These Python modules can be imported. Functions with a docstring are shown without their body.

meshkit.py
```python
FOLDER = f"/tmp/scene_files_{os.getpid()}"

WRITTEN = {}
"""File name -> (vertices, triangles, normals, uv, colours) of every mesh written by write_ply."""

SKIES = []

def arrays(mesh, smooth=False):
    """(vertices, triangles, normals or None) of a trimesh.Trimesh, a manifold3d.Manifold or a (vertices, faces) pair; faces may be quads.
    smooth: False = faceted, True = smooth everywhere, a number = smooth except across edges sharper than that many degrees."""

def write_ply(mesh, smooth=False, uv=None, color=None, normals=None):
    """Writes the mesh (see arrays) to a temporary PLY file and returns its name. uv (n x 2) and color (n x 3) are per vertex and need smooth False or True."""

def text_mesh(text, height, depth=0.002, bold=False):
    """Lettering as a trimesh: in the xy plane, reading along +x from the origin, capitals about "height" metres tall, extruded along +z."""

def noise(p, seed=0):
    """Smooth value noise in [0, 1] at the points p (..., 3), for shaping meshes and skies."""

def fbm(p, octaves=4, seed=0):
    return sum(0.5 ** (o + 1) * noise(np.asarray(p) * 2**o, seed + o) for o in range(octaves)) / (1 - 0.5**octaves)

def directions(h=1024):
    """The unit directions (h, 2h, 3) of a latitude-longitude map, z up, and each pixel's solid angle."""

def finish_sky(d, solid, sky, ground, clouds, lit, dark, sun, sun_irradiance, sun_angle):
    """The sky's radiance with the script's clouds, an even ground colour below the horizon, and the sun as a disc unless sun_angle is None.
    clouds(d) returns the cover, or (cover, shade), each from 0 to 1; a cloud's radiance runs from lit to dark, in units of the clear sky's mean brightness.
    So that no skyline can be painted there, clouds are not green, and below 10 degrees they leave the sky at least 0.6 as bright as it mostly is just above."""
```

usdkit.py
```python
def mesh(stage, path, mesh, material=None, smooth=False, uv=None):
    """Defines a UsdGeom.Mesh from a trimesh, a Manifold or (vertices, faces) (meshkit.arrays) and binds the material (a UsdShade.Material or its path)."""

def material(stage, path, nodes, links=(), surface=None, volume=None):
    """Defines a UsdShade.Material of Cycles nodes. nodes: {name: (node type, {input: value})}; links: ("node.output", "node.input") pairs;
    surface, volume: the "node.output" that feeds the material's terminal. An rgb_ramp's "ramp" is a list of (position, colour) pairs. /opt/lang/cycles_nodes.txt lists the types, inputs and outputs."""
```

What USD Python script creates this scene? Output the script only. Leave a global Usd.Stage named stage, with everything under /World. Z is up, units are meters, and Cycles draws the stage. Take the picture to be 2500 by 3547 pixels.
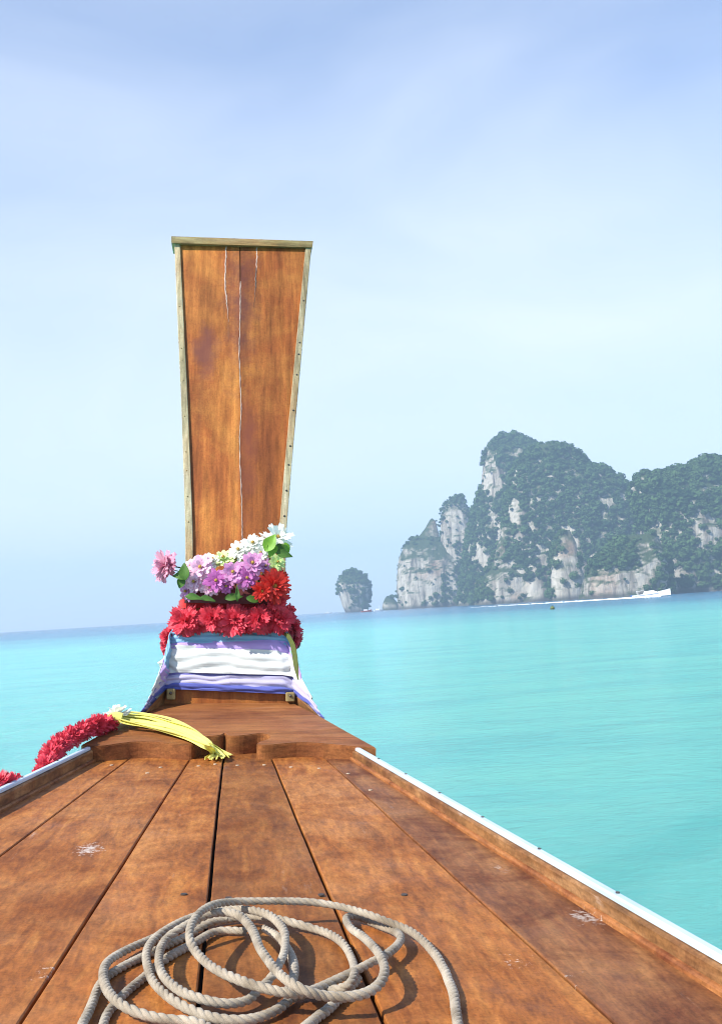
import math, random, numpy as np, trimesh, usdkit, meshkit
from pxr import Usd, UsdGeom, UsdLux, UsdShade, Gf, Sdf, Vt
import shapely.geometry as sg

stage = Usd.Stage.CreateInMemory()
UsdGeom.SetStageUpAxis(stage, UsdGeom.Tokens.z)
UsdGeom.SetStageMetersPerUnit(stage, 1.0)
W = UsdGeom.Xform.Define(stage, '/World'); stage.SetDefaultPrim(W.GetPrim())
rng = np.random.default_rng(7)
mat = lambda name, *a, **k: usdkit.material(stage, '/World/Looks/' + name, *a, **k)

# ------------------------------------------------------------------ camera
F = 2400.0; CX, CY = 809.0, 1148.0            # focal length and centre in units of a 1618 x 2296 picture
ROLL = math.atan(0.0605)                      # the boat heels to the right
HC = 0.46                                     # eye above the foredeck
EYE = 1.5                                     # eye above the water
VX, VY = 535.0, 1385.0                        # where the keel line vanishes
a_, b_ = (VX - CX) / F, (CY - VY) / F
def axes(yaw, pit):
    f = np.array([math.sin(yaw)*math.cos(pit), math.cos(yaw)*math.cos(pit), math.sin(pit)])
    r = np.array([math.cos(yaw), -math.sin(yaw), 0.0])
    return r, np.cross(r, f), f
yaw, pit = -a_, -b_
for _ in range(30):
    r, u, f = axes(yaw, pit)
    yaw += (r[1]/f[1] - a_); pit += (u[1]/f[1] - b_)
CR, CU, CF = axes(yaw, pit)                   # camera axes in the boat's frame
c_, s_ = math.cos(ROLL), math.sin(ROLL)
RB = np.array([[c_, 0, s_], [0, 1, 0], [-s_, 0, c_]])      # boat frame -> world
EYE_L = np.array([0, 0, HC])
TB = np.array([0, 0, EYE]) - RB @ EYE_L
cam = UsdGeom.Camera.Define(stage, '/World/camera')
R = np.stack([RB @ CR, RB @ CU, -(RB @ CF)])
cam.AddTransformOp().Set(Gf.Matrix4d(*[*R[0], 0, *R[1], 0, *R[2], 0, 0, 0, EYE, 1]))
cam.CreateHorizontalApertureAttr(24.0); cam.CreateVerticalApertureAttr(24.0*3547/2500)
cam.CreateFocalLengthAttr(24.0*F/1618)
cam.CreateClippingRangeAttr(Gf.Vec2f(0.05, 20000))
cam.CreateExposureAttr(0.94)

# ------------------------------------------------------------------ sky and sun
SUN_EL, SUN_AZ = math.radians(41), math.atan2(-0.84, -0.54)
SUN = np.array([math.sin(SUN_AZ)*math.cos(SUN_EL), math.cos(SUN_AZ)*math.cos(SUN_EL), math.sin(SUN_EL)])
dome = UsdLux.DomeLight.Define(stage, '/World/sky')
sky_m = mat('sky_air', {
    'tc': ('texture_coordinate', {}), 'sx': ('separate_xyz', {}),
    'map': ('mapping', {'scale': (1.0, 1.0, 2.6), 'location': (0.35, 0.1, 0.6)}),
    'n': ('noise_texture', {'scale': 2.2, 'detail': 4.0, 'roughness': 0.5, 'distortion': 0.4}),
    'el': ('map_range', {'from_min': 0.12, 'from_max': 0.66, 'to_min': 0.80, 'to_max': 0.10, 'clamp': True}),
    'nn': ('map_range', {'from_min': 0.30, 'from_max': 0.70, 'to_min': -0.13, 'to_max': 0.20, 'clamp': True}),
    'ad': ('math', {'math_type': 'add', 'use_clamp': True}),
    'sky': ('sky_texture', {'sky_type': 'single_scattering', 'sun_disc': False, 'sun_elevation': SUN_EL, 'sun_rotation': SUN_AZ,
                            'altitude': 0.0, 'air_density': 1.0, 'aerosol_density': 0.6, 'ozone_density': 4.0}),
    'tint': ('mix_color', {'blend_type': 'multiply', 'fac': 1.0, 'b': (0.88, 1.02, 1.20), 'use_clamp': False}),
    'mix': ('mix_color', {'b': (5.6, 6.05, 6.7), 'use_clamp': False}),
    'bg': ('background_shader', {'strength': 0.10})},
    [('tc.generated', 'map.vector'), ('tc.generated', 'sx.vector'), ('sx.z', 'el.value'), ('map.vector', 'n.vector'), ('n.fac', 'nn.value'), ('nn.result', 'ad.value1'), ('el.result', 'ad.value2'),
     ('ad.value', 'mix.fac'), ('sky.color', 'tint.a'), ('tint.result', 'mix.a'), ('mix.result', 'bg.color')], surface='bg.background')
UsdShade.MaterialBindingAPI.Apply(dome.GetPrim()).Bind(sky_m)
dome.GetPrim().SetCustomDataByKey('kind', 'structure')
sun = UsdLux.DistantLight.Define(stage, '/World/sun')
sun.CreateIntensityAttr(1.1); sun.CreateAngleAttr(0.5); sun.CreateNormalizeAttr(True); sun.CreateColorAttr(Gf.Vec3f(1.0, 0.95, 0.87))
zx = SUN; xx = np.cross([0, 0, 1], zx); xx /= np.linalg.norm(xx); yx = np.cross(zx, xx)
sun.AddTransformOp().Set(Gf.Matrix4d(*[*xx, 0, *yx, 0, *zx, 0, 0, 0, 50, 1]))

# ------------------------------------------------------------------ helpers
def ray(px, py):                              # direction through a point of the picture, in the boat's frame
    return CF + CR*(px - CX)/F + CU*(CY - py)/F
def on_z(px, py, z=0.0):
    d = ray(px, py); return EYE_L + d*(z - HC)/d[2]
def on_y(px, py, y):
    d = ray(px, py); return EYE_L + d*y/d[1]
def on_plane(px, py, p0, n):
    d = ray(px, py); return EYE_L + d*np.dot(p0 - EYE_L, n)/np.dot(d, n)
FW = RB @ CF; FW = np.array([FW[0], FW[1], 0]); FW /= np.linalg.norm(FW); RT = np.array([FW[1], -FW[0], 0])
def far(px, py, dist):                        # point of the world at a level distance along the view
    d = RB @ ray(px, py); return np.array([0, 0, EYE]) + d*dist/np.dot(d, FW)

used = {}
def numbered(path):
    k = used.get(path, 0); used[path] = k + 1
    return path if k == 0 else f'{path}_{k:03d}'
def tag(p, label=None, cat=None, group=None, kind=None):
    p = p.GetPrim() if hasattr(p, 'GetPrim') else p
    for k, v in (('label', label), ('category', cat), ('group', group), ('kind', kind)):
        if v: p.SetCustomDataByKey(k, v)
    return p
class Thing:
    """A thing in the boat's frame (or the world's): an Xform at its base; meshes are given in the outer frame."""
    def __init__(self, name, base, label=None, cat=None, group=None, kind=None, world=False, rot=None):
        self.path = numbered('/World/' + name)
        x = UsdGeom.Xform.Define(stage, self.path); self.base = np.asarray(base, float); self.world = world
        R3 = np.eye(3) if world else RB
        if rot is not None: R3 = rot
        t = self.base if world else RB @ self.base + TB
        m = R3.T
        x.AddTransformOp().Set(Gf.Matrix4d(*[*m[0], 0, *m[1], 0, *m[2], 0, *t, 1]))
        self.prim = tag(x, label, cat, group, kind)
        self.local = rot is not None
    def part(self, name, mesh, material, smooth=False, parent=None, label=None, kind=None):
        v, f, n = meshkit.arrays(mesh, smooth)
        if not self.local: v = v - self.base
        p = numbered((parent or self.path) + '/' + name)
        g = UsdGeom.Mesh.Define(stage, p)
        g.CreatePointsAttr(Vt.Vec3fArray.FromNumpy(v.astype(np.float32)))
        g.CreateFaceVertexCountsAttr(Vt.IntArray.FromNumpy(np.full(len(f), 3, np.int32)))
        g.CreateFaceVertexIndicesAttr(Vt.IntArray.FromNumpy(f.astype(np.int32).ravel()))
        g.CreateSubdivisionSchemeAttr('none')
        if n is not None:
            g.CreateNormalsAttr(Vt.Vec3fArray.FromNumpy(n.astype(np.float32))); g.SetNormalsInterpolation('vertex')
        UsdShade.MaterialBindingAPI.Apply(g.GetPrim()).Bind(material)
        tag(g, label, kind=kind)
        return p

def cat(*ms): return trimesh.util.concatenate([m for m in ms])
def grid_faces(n, m, close_n=False, close_m=False):
    I = np.arange(n*m).reshape(n, m)
    if close_n: I = np.vstack([I, I[:1]])
    if close_m: I = np.hstack([I, I[:, :1]])
    a, b, c, d = I[:-1, :-1].ravel(), I[1:, :-1].ravel(), I[1:, 1:].ravel(), I[:-1, 1:].ravel()
    return np.vstack([np.stack([a, b, c], 1), np.stack([a, c, d], 1)])
def TM(v, f): return trimesh.Trimesh(np.asarray(v, float), f, process=False)
def hexa(b, t):
    """closed prism between two matching loops of points (n x 3)."""
    b, t = np.asarray(b, float), np.asarray(t, float); n = len(b)
    v = np.vstack([b, t]); f = []
    for i in range(n):
        j = (i + 1) % n; f += [[i, j, n + j], [i, n + j, n + i]]
    for i in range(1, n - 1): f += [[0, i + 1, i], [n, n + i, n + i + 1]]
    m = TM(v, np.array(f)); m.fix_normals(); return m
def tube(path, rad, sides=8, closed=False, cap=True):
    P = np.asarray(path, float); n = len(P)
    rad = np.broadcast_to(rad, n)
    T = np.gradient(P, axis=0); T /= np.linalg.norm(T, axis=1, keepdims=True) + 1e-12
    ref = np.array([0, 0, 1.0]); N = np.cross(T, ref)
    bad = np.linalg.norm(N, axis=1) < 0.15
    N[bad] = np.cross(T[bad], [1.0, 0.2, 0]); N /= np.linalg.norm(N, axis=1, keepdims=True)
    B = np.cross(T, N)
    a = np.linspace(0, 2*np.pi, sides, endpoint=False)
    V = P[:, None] + rad[:, None, None]*(np.cos(a)[None, :, None]*N[:, None] + np.sin(a)[None, :, None]*B[:, None])
    f = grid_faces(n, sides, close_m=True); v = V.reshape(-1, 3)
    if cap:
        v = np.vstack([v, P[:1], P[-1:]]); e = []
        for i in range(sides):
            j = (i + 1) % sides
            e += [[n*sides, i, j], [n*sides + 1, (n-1)*sides + j, (n-1)*sides + i]]
        f = np.vstack([f, e])
    m = TM(v, f); m.fix_normals() if False else None
    return m
def spline(pts, step):
    """Catmull-Rom (centripetal enough) through the points, resampled evenly."""
    P = np.asarray(pts, float)
    P = np.vstack([2*P[0] - P[1], P, 2*P[-1] - P[-2]])
    out = []
    for i in range(1, len(P) - 2):
        t = np.linspace(0, 1, 24, endpoint=False)[:, None]
        p0, p1, p2, p3 = P[i-1:i+3]
        out.append(0.5*((2*p1) + (-p0 + p2)*t + (2*p0 - 5*p1 + 4*p2 - p3)*t**2 + (-p0 + 3*p1 - 3*p2 + p3)*t**3))
    out = np.vstack(out + [P[-2:-1]])
    s = np.concatenate([[0], np.cumsum(np.linalg.norm(np.diff(out, axis=0), axis=1))])
    n = max(3, int(s[-1]/step)); q = np.linspace(0, s[-1], n)
    return np.stack([np.interp(q, s, out[:, k]) for k in range(3)], 1)
def shell(G, th):
    """closed sheet of thickness th from a grid of points (n x m x 3)."""
    n, m = G.shape[:2]
    du, dv = np.gradient(G, axis=0), np.gradient(G, axis=1)
    N = np.cross(du, dv); N /= np.linalg.norm(N, axis=2, keepdims=True) + 1e-12
    A, B = G + N*th/2, G - N*th/2
    f = grid_faces(n, m); v = np.vstack([A.reshape(-1, 3), B.reshape(-1, 3)]); k = n*m
    ff = [f, f[:, ::-1] + k]
    I = np.arange(k).reshape(n, m)
    for e in (I[0], I[:, -1], I[-1, ::-1], I[::-1, 0]):
        a, b = e[:-1], e[1:]
        ff += [np.stack([a, a + k, b + k], 1), np.stack([a, b + k, b], 1)]
    return TM(v, np.vstack(ff))
def bevel_box(cx, cy, cz, sx, sy, sz, r=0.002):
    p = np.array([[x, y, z] for x in (-1, 1) for y in (-1, 1) for z in (-1, 1)], float)
    h = np.array([sx, sy, sz])/2
    q = np.vstack([p*(h - np.array([0, r, r])), p*(h - np.array([r, 0, r])), p*(h - np.array([r, r, 0]))])
    m = trimesh.convex.convex_hull(q); m.apply_translation([cx, cy, cz]); return m

# ------------------------------------------------------------------ materials
def wood(name, dark, mid, light, axis='y', scuff=0.10, stain=0.45, rough=0.60, spots=(), scale=1.0, stain_col=(0.5, 0.38, 0.42), grainbump=0.25, patina=(0.42, 0.19, 0.06)):
    sc = {'y': (26*scale, 3.6*scale, 26*scale), 'z': (26*scale, 1.5*scale, 1.5*scale), 'x': (1.7*scale, 26*scale, 26*scale)}[axis]
    nodes = {
        'tc': ('texture_coordinate', {}), 'oi': ('object_info', {}),
        'off': ('vector_math', {'math_type': 'multiply_add', 'vector2': (7.0, 13.0, 5.0)}),
        'map': ('mapping', {'scale': sc}),
        'n1': ('noise_texture', {'scale': 1.0, 'detail': 7.0, 'roughness': 0.65, 'distortion': 0.6}),
        'r1': ('rgb_ramp', {'ramp': [(0.28, dark), (0.50, mid), (0.74, light)]}),
        'map2': ('mapping', {'scale': tuple(0.22*x if x > 5 else x*1.6 for x in sc)}),
        'n2': ('noise_texture', {'scale': 1.0, 'detail': 5.0, 'roughness': 0.6, 'distortion': 0.8}),
        'r2': ('rgb_ramp', {'ramp': [(0.47, (0,)*3), (0.68, (stain*1.25,)*3)]}),
        'm2': ('mix_color', {'blend_type': 'multiply', 'b': stain_col}),
        'map3': ('mapping', {'scale': tuple(x*(4.0 if x > 5*scale else 7.0) for x in sc)}), 'n3': ('noise_texture', {'scale': 1.0, 'detail': 6.0, 'roughness': 0.7}),
        'r3': ('rgb_ramp', {'ramp': [(0.35, (0.70,)*3), (0.65, (1.22,)*3)]}),
        'm3': ('mix_color', {'blend_type': 'multiply', 'fac': 1.0, 'use_clamp': False}),
        'n6': ('noise_texture', {'scale': 170.0, 'detail': 5.0, 'roughness': 0.75}), 'r6': ('rgb_ramp', {'ramp': [(0.32, (0.60,)*3), (0.50, (1.0,)*3), (0.68, (1.18,)*3)]}), 'm6': ('mix_color', {'blend_type': 'multiply', 'fac': 0.8, 'use_clamp': False}),
        'map4': ('mapping', {'scale': tuple(x*0.55 for x in sc)}),
        'n4': ('noise_texture', {'scale': 1.0, 'detail': 8.0, 'roughness': 0.75}),
        'r4': ('rgb_ramp', {'ramp': [(0.63, (0,)*3), (0.72, (scuff*4,)*3)]}),
        'm4': ('mix_color', {'b': (0.55, 0.47, 0.40)}),
        'n5': ('noise_texture', {'scale': 2.2, 'detail': 6.0, 'roughness': 0.7, 'distortion': 0.5}), 'r5': ('rgb_ramp', {'ramp': [(0.46, (0,)*3), (0.66, (0.45,)*3)]}), 'm5': ('mix_color', {'b': patina}),
        'hsv': ('hsv', {'hue': 0.5, 'saturation': 1.0, 'fac': 1.0}),
        'vr': ('map_range', {'to_min': 0.80, 'to_max': 1.16}),
        'bmp': ('bump', {'strength': grainbump, 'distance': 0.002}),
        'rr': ('map_range', {'from_min': 0.3, 'from_max': 0.7, 'to_min': rough - 0.1, 'to_max': rough + 0.12}),
        'p': ('principled_bsdf', {'specular_ior_level': 0.22})}
    links = [('oi.random', 'off.vector1'), ('tc.object', 'off.vector3'), ('off.vector', 'map.vector'), ('map.vector', 'n1.vector'), ('n1.fac', 'r1.fac'),
             ('off.vector', 'map2.vector'), ('map2.vector', 'n2.vector'), ('n2.fac', 'r2.fac'), ('off.vector', 'n5.vector'), ('n5.fac', 'r5.fac'), ('r5.color', 'm5.fac'), ('r1.color', 'm5.a'), ('m5.result', 'm2.a'), ('r2.color', 'm2.fac'),
             ('off.vector', 'map3.vector'), ('map3.vector', 'n3.vector'), ('n3.fac', 'r3.fac'), ('m2.result', 'm3.a'), ('r3.color', 'm3.b'),
             ('off.vector', 'map4.vector'), ('map4.vector', 'n4.vector'), ('n4.fac', 'r4.fac'), ('m3.result', 'm6.a'), ('tc.object', 'n6.vector'), ('n6.fac', 'r6.fac'), ('r6.color', 'm6.b'), ('m6.result', 'm4.a'), ('r4.color', 'm4.fac'),
             ('oi.random', 'vr.value'), ('vr.result', 'hsv.value'), ('n1.fac', 'bmp.height'), ('bmp.normal', 'p.normal'), ('n2.fac', 'rr.value'), ('rr.result', 'p.roughness')]
    last = 'm4.result'
    for i, (pos, rad, col, thr, nsc, soft) in enumerate(spots):
        nodes |= {f'sv{i}': ('vector_math', {'math_type': 'subtract', 'vector2': pos}),
                  f'ss{i}': ('vector_math', {'math_type': 'multiply', 'vector2': (1.0/rad[0], 1.0/rad[1], 1.0/rad[2])}),
                  f'sl{i}': ('vector_math', {'math_type': 'length'}),
                  f'sf{i}': ('map_range', {'from_min': 0.0, 'from_max': 1.0, 'to_min': 0.26, 'to_max': -0.35, 'clamp': True}),
                  f'sn{i}': ('noise_texture', {'scale': nsc, 'detail': 6.0, 'roughness': 0.7}),
                  f'sa{i}': ('math', {'math_type': 'add'}),
                  f'st{i}': ('map_range', {'from_min': thr, 'from_max': thr + soft, 'to_min': 0.0, 'to_max': 0.8, 'clamp': True}),
                  f'sm{i}': ('mix_color', {'b': col})}
        links += [('tc.object', f'sv{i}.vector1'), (f'sv{i}.vector', f'ss{i}.vector1'), (f'ss{i}.vector', f'sl{i}.vector1'), (f'sl{i}.value', f'sf{i}.value'),
                  ('tc.object', f'sn{i}.vector'), (f'sn{i}.fac', f'sa{i}.value1'), (f'sf{i}.result', f'sa{i}.value2'), (f'sa{i}.value', f'st{i}.value'),
                  (f'st{i}.result', f'sm{i}.fac'), (last, f'sm{i}.a')]
        last = f'sm{i}.result'
    links += [(last, 'hsv.color'), ('hsv.color', 'p.base_color')]
    return mat(name, nodes, links, surface='p.BSDF')
def plain(name, col, rough=0.5, var=0.2, scale=30.0, bump=0.1, metallic=0.0, spec=0.4):
    d, l = tuple(c*(1 - var) for c in col), tuple(c*(1 + var) for c in col)
    return mat(name, {'tc': ('texture_coordinate', {}), 'n': ('noise_texture', {'scale': scale, 'detail': 5.0}),
                      'r': ('rgb_ramp', {'ramp': [(0.3, d), (0.7, l)]}), 'b': ('bump', {'strength': bump, 'distance': 0.002}),
                      'p': ('principled_bsdf', {'roughness': rough, 'metallic': metallic, 'specular_ior_level': spec})},
               [('tc.object', 'n.vector'), ('n.fac', 'r.fac'), ('r.color', 'p.base_color'), ('n.fac', 'b.height'), ('b.normal', 'p.normal')], surface='p.BSDF')
def petals(name, c0, c1, trans=0.3):
    return mat(name, {'g': ('geometry', {}), 'r': ('rgb_ramp', {'ramp': [(0.0, c0), (1.0, c1)]}),
                      'tc': ('texture_coordinate', {}), 'n': ('noise_texture', {'scale': 70.0, 'detail': 3.0}),
                      'mm': ('math', {'math_type': 'multiply_add', 'value2': 0.8}), 'ml': ('math', {'math_type': 'multiply', 'value2': 0.45}),
                      'p': ('principled_bsdf', {'roughness': 0.55, 'sheen_weight': 0.1}), 't': ('translucent_bsdf', {}), 'm': ('mix_closure', {'fac': trans})},
               [('g.random_per_island', 'ml.value1'), ('tc.object', 'n.vector'), ('n.fac', 'mm.value1'), ('ml.value', 'mm.value3'), ('mm.value', 'r.fac'), ('r.color', 'p.base_color'), ('r.color', 't.color'), ('p.BSDF', 'm.closure1'), ('t.BSDF', 'm.closure2')], surface='m.closure')
def cloth(name, col, shade=0.85, trans=0.12):
    return mat(name, {'tc': ('texture_coordinate', {}), 'map': ('mapping', {'scale': (9.0, 9.0, 60.0)}), 'n': ('noise_texture', {'scale': 1.0, 'detail': 5.0, 'roughness': 0.6}),
                      'w': ('noise_texture', {'scale': 900.0, 'detail': 1.0}),
                      'r': ('rgb_ramp', {'ramp': [(0.3, tuple(c*shade for c in col)), (0.65, col)]}), 'b': ('bump', {'strength': 0.35, 'distance': 0.004}), 'b2': ('bump', {'strength': 0.15, 'distance': 0.0006}),
                      'p': ('principled_bsdf', {'roughness': 0.75, 'sheen_weight': 0.15, 'specular_ior_level': 0.25}), 't': ('translucent_bsdf', {'color': col}), 'm': ('mix_closure', {'fac': trans})},
               [('tc.object', 'map.vector'), ('map.vector', 'n.vector'), ('tc.object', 'w.vector'), ('n.fac', 'r.fac'), ('r.color', 'p.base_color'), ('w.fac', 'b2.height'), ('b2.normal', 'b.normal'), ('n.fac', 'b.height'), ('b.normal', 'p.normal'),
                ('p.BSDF', 'm.closure1'), ('t.BSDF', 'm.closure2')], surface='m.closure')

# ------------------------------------------------------------------ water
RADW = 3000.0
rr = np.concatenate([[0.0], np.geomspace(1.0, RADW, 60)]); aa = np.linspace(0, 2*np.pi, 97)[:-1]
V = np.stack([rr[1:, None]*np.sin(aa), rr[1:, None]*np.cos(aa), 0*rr[1:, None]*aa], -1).reshape(-1, 3)
fw = grid_faces(60, 96, close_m=True); V = np.vstack([V, [[0, 0, 0]]])
fw = np.vstack([fw, [[5760, j, (j+1) % 96] for j in range(96)]])
wm = TM(V, fw); 
if wm.face_normals[:, 2].mean() < 0: wm = TM(V, fw[:, ::-1])
water_m = mat('lagoon_water', {
    'g': ('geometry', {}), 'sx': ('separate_xyz', {}),
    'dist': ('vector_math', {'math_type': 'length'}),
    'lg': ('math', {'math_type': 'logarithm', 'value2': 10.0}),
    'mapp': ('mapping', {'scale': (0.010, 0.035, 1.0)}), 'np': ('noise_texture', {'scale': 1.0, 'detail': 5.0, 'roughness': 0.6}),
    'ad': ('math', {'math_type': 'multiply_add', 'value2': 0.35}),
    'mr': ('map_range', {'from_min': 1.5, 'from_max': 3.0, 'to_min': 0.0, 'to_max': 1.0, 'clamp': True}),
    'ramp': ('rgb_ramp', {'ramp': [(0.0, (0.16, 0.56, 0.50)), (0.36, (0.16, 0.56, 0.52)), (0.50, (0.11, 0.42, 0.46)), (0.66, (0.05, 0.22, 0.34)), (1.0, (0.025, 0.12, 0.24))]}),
    'mapq': ('mapping', {'scale': (0.22, 0.5, 1.0), 'rotation': (0, 0, 0.1)}), 'nq': ('noise_texture', {'scale': 1.0, 'detail': 6.0, 'roughness': 0.65, 'distortion': 0.5}),
    'pr': ('rgb_ramp', {'ramp': [(0.34, (0.84, 0.92, 0.96)), (0.5, (1.0, 1.0, 1.0)), (0.68, (1.10, 1.05, 1.0))]}), 'pm': ('mix', {'mix_type': 'multiply', 'fac': 1.0}),
    'map1': ('mapping', {'scale': (3.6, 5.6, 1.0), 'rotation': (0, 0, 0.25)}), 'n1': ('noise_texture', {'scale': 1.0, 'detail': 8.0, 'roughness': 0.70, 'distortion': 0.5}),
    'map2': ('mapping', {'scale': (0.30, 0.8, 1.0), 'rotation': (0, 0, -0.15)}), 'n2': ('noise_texture', {'scale': 1.0, 'detail': 4.0, 'roughness': 0.55, 'distortion': 0.3}),
    'b2': ('bump', {'strength': 0.8, 'distance': 0.36}), 'b1': ('bump', {'strength': 1.0, 'distance': 0.16}),
    'p': ('principled_bsdf', {'roughness': 0.16, 'ior': 1.33, 'specular_ior_level': 0.5, 'subsurface_method': 'burley', 'subsurface_weight': 1.0, 'subsurface_scale': 16.0, 'subsurface_radius': (0.5, 1.0, 1.0)})},
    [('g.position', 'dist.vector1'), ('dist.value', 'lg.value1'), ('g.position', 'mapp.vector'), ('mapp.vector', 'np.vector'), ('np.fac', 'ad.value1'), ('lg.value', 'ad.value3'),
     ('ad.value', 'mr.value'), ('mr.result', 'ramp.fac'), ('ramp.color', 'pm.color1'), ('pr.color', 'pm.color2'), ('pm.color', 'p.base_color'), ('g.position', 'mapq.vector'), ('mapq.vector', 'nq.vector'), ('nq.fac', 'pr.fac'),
     ('g.position', 'map1.vector'), ('map1.vector', 'n1.vector'), ('g.position', 'map2.vector'), ('map2.vector', 'n2.vector'),
     ('n2.fac', 'b2.height'), ('b2.normal', 'b1.normal'), ('n1.fac', 'b1.height'), ('b1.normal', 'p.normal')], surface='p.BSDF')
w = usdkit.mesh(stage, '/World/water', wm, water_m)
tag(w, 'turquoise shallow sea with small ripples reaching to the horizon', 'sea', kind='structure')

# ------------------------------------------------------------------ island and sea stacks
rock_m = mat('limestone', {
    'g': ('geometry', {}), 'map': ('mapping', {'scale': (0.16, 0.16, 0.02)}), 'n': ('noise_texture', {'scale': 1.0, 'detail': 7.0, 'roughness': 0.65, 'distortion': 0.4}),
    'r': ('rgb_ramp', {'ramp': [(0.34, (0.05, 0.042, 0.036)), (0.43, (0.20, 0.175, 0.14)), (0.53, (0.40, 0.37, 0.305)), (0.78, (0.52, 0.485, 0.41))]}),
    'n2': ('noise_texture', {'scale': 0.035, 'detail': 4.0}), 'r2': ('rgb_ramp', {'ramp': [(0.58, (0,)*3), (0.68, (0.4,)*3)]}),
    'm': ('mix_color', {'b': (0.36, 0.20, 0.12)}),
    'sx': ('separate_xyz', {}), 'tide': ('map_range', {'from_min': 1.2, 'from_max': 4.0, 'to_min': 0.85, 'to_max': 0.0, 'clamp': True}),
    'm2': ('mix_color', {'b': (0.045, 0.04, 0.038)}),
    'nx': ('separate_xyz', {}), 'nz': ('map_range', {'from_min': 0.12, 'from_max': 0.42, 'to_min': 0.0, 'to_max': 1.0, 'clamp': True}), 'm3': ('mix_color', {'b': (0.035, 0.055, 0.02)}),
    'b': ('bump', {'strength': 0.9, 'distance': 2.5}), 'p': ('principled_bsdf', {'roughness': 0.9, 'specular_ior_level': 0.2})},
    [('g.position', 'map.vector'), ('map.vector', 'n.vector'), ('n.fac', 'r.fac'), ('g.position', 'n2.vector'), ('n2.fac', 'r2.fac'), ('r.color', 'm.a'), ('r2.color', 'm.fac'),
     ('g.position', 'sx.vector'), ('sx.z', 'tide.value'), ('m.result', 'm2.a'), ('tide.result', 'm2.fac'), ('g.true_normal', 'nx.vector'), ('nx.z', 'nz.value'), ('m2.result', 'm3.a'), ('nz.result', 'm3.fac'),
     ('m3.result', 'p.base_color'), ('n.fac', 'b.height'), ('b.normal', 'p.normal')], surface='p.BSDF')
def leafmat(name, a, b):
    return mat(name, {'oi': ('object_info', {}), 'g': ('geometry', {}), 'n': ('noise_texture', {'scale': 0.05, 'detail': 3.0}), 'ad': ('math', {'math_type': 'add'}), 'ml': ('math', {'math_type': 'multiply', 'value2': 0.5}),
                      'r': ('rgb_ramp', {'ramp': [(0.3, a), (0.8, b)]}), 'd': ('diffuse_bsdf', {}), 't': ('translucent_bsdf', {}), 'm': ('mix_closure', {'fac': 0.25})},
               [('oi.random', 'ml.value1'), ('g.position', 'n.vector'), ('n.fac', 'ad.value1'), ('ml.value', 'ad.value2'), ('ad.value', 'r.fac'), ('r.color', 'd.color'), ('r.color', 't.color'), ('d.BSDF', 'm.closure1'), ('t.BSDF', 'm.closure2')], surface='m.closure')
leaf_m = leafmat('jungle_leaves', (0.012, 0.040, 0.020), (0.075, 0.135, 0.050))
Z4 = lambda z: (712 + z[0]*0.56, 938.6 + z[1]*0.56)
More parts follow.
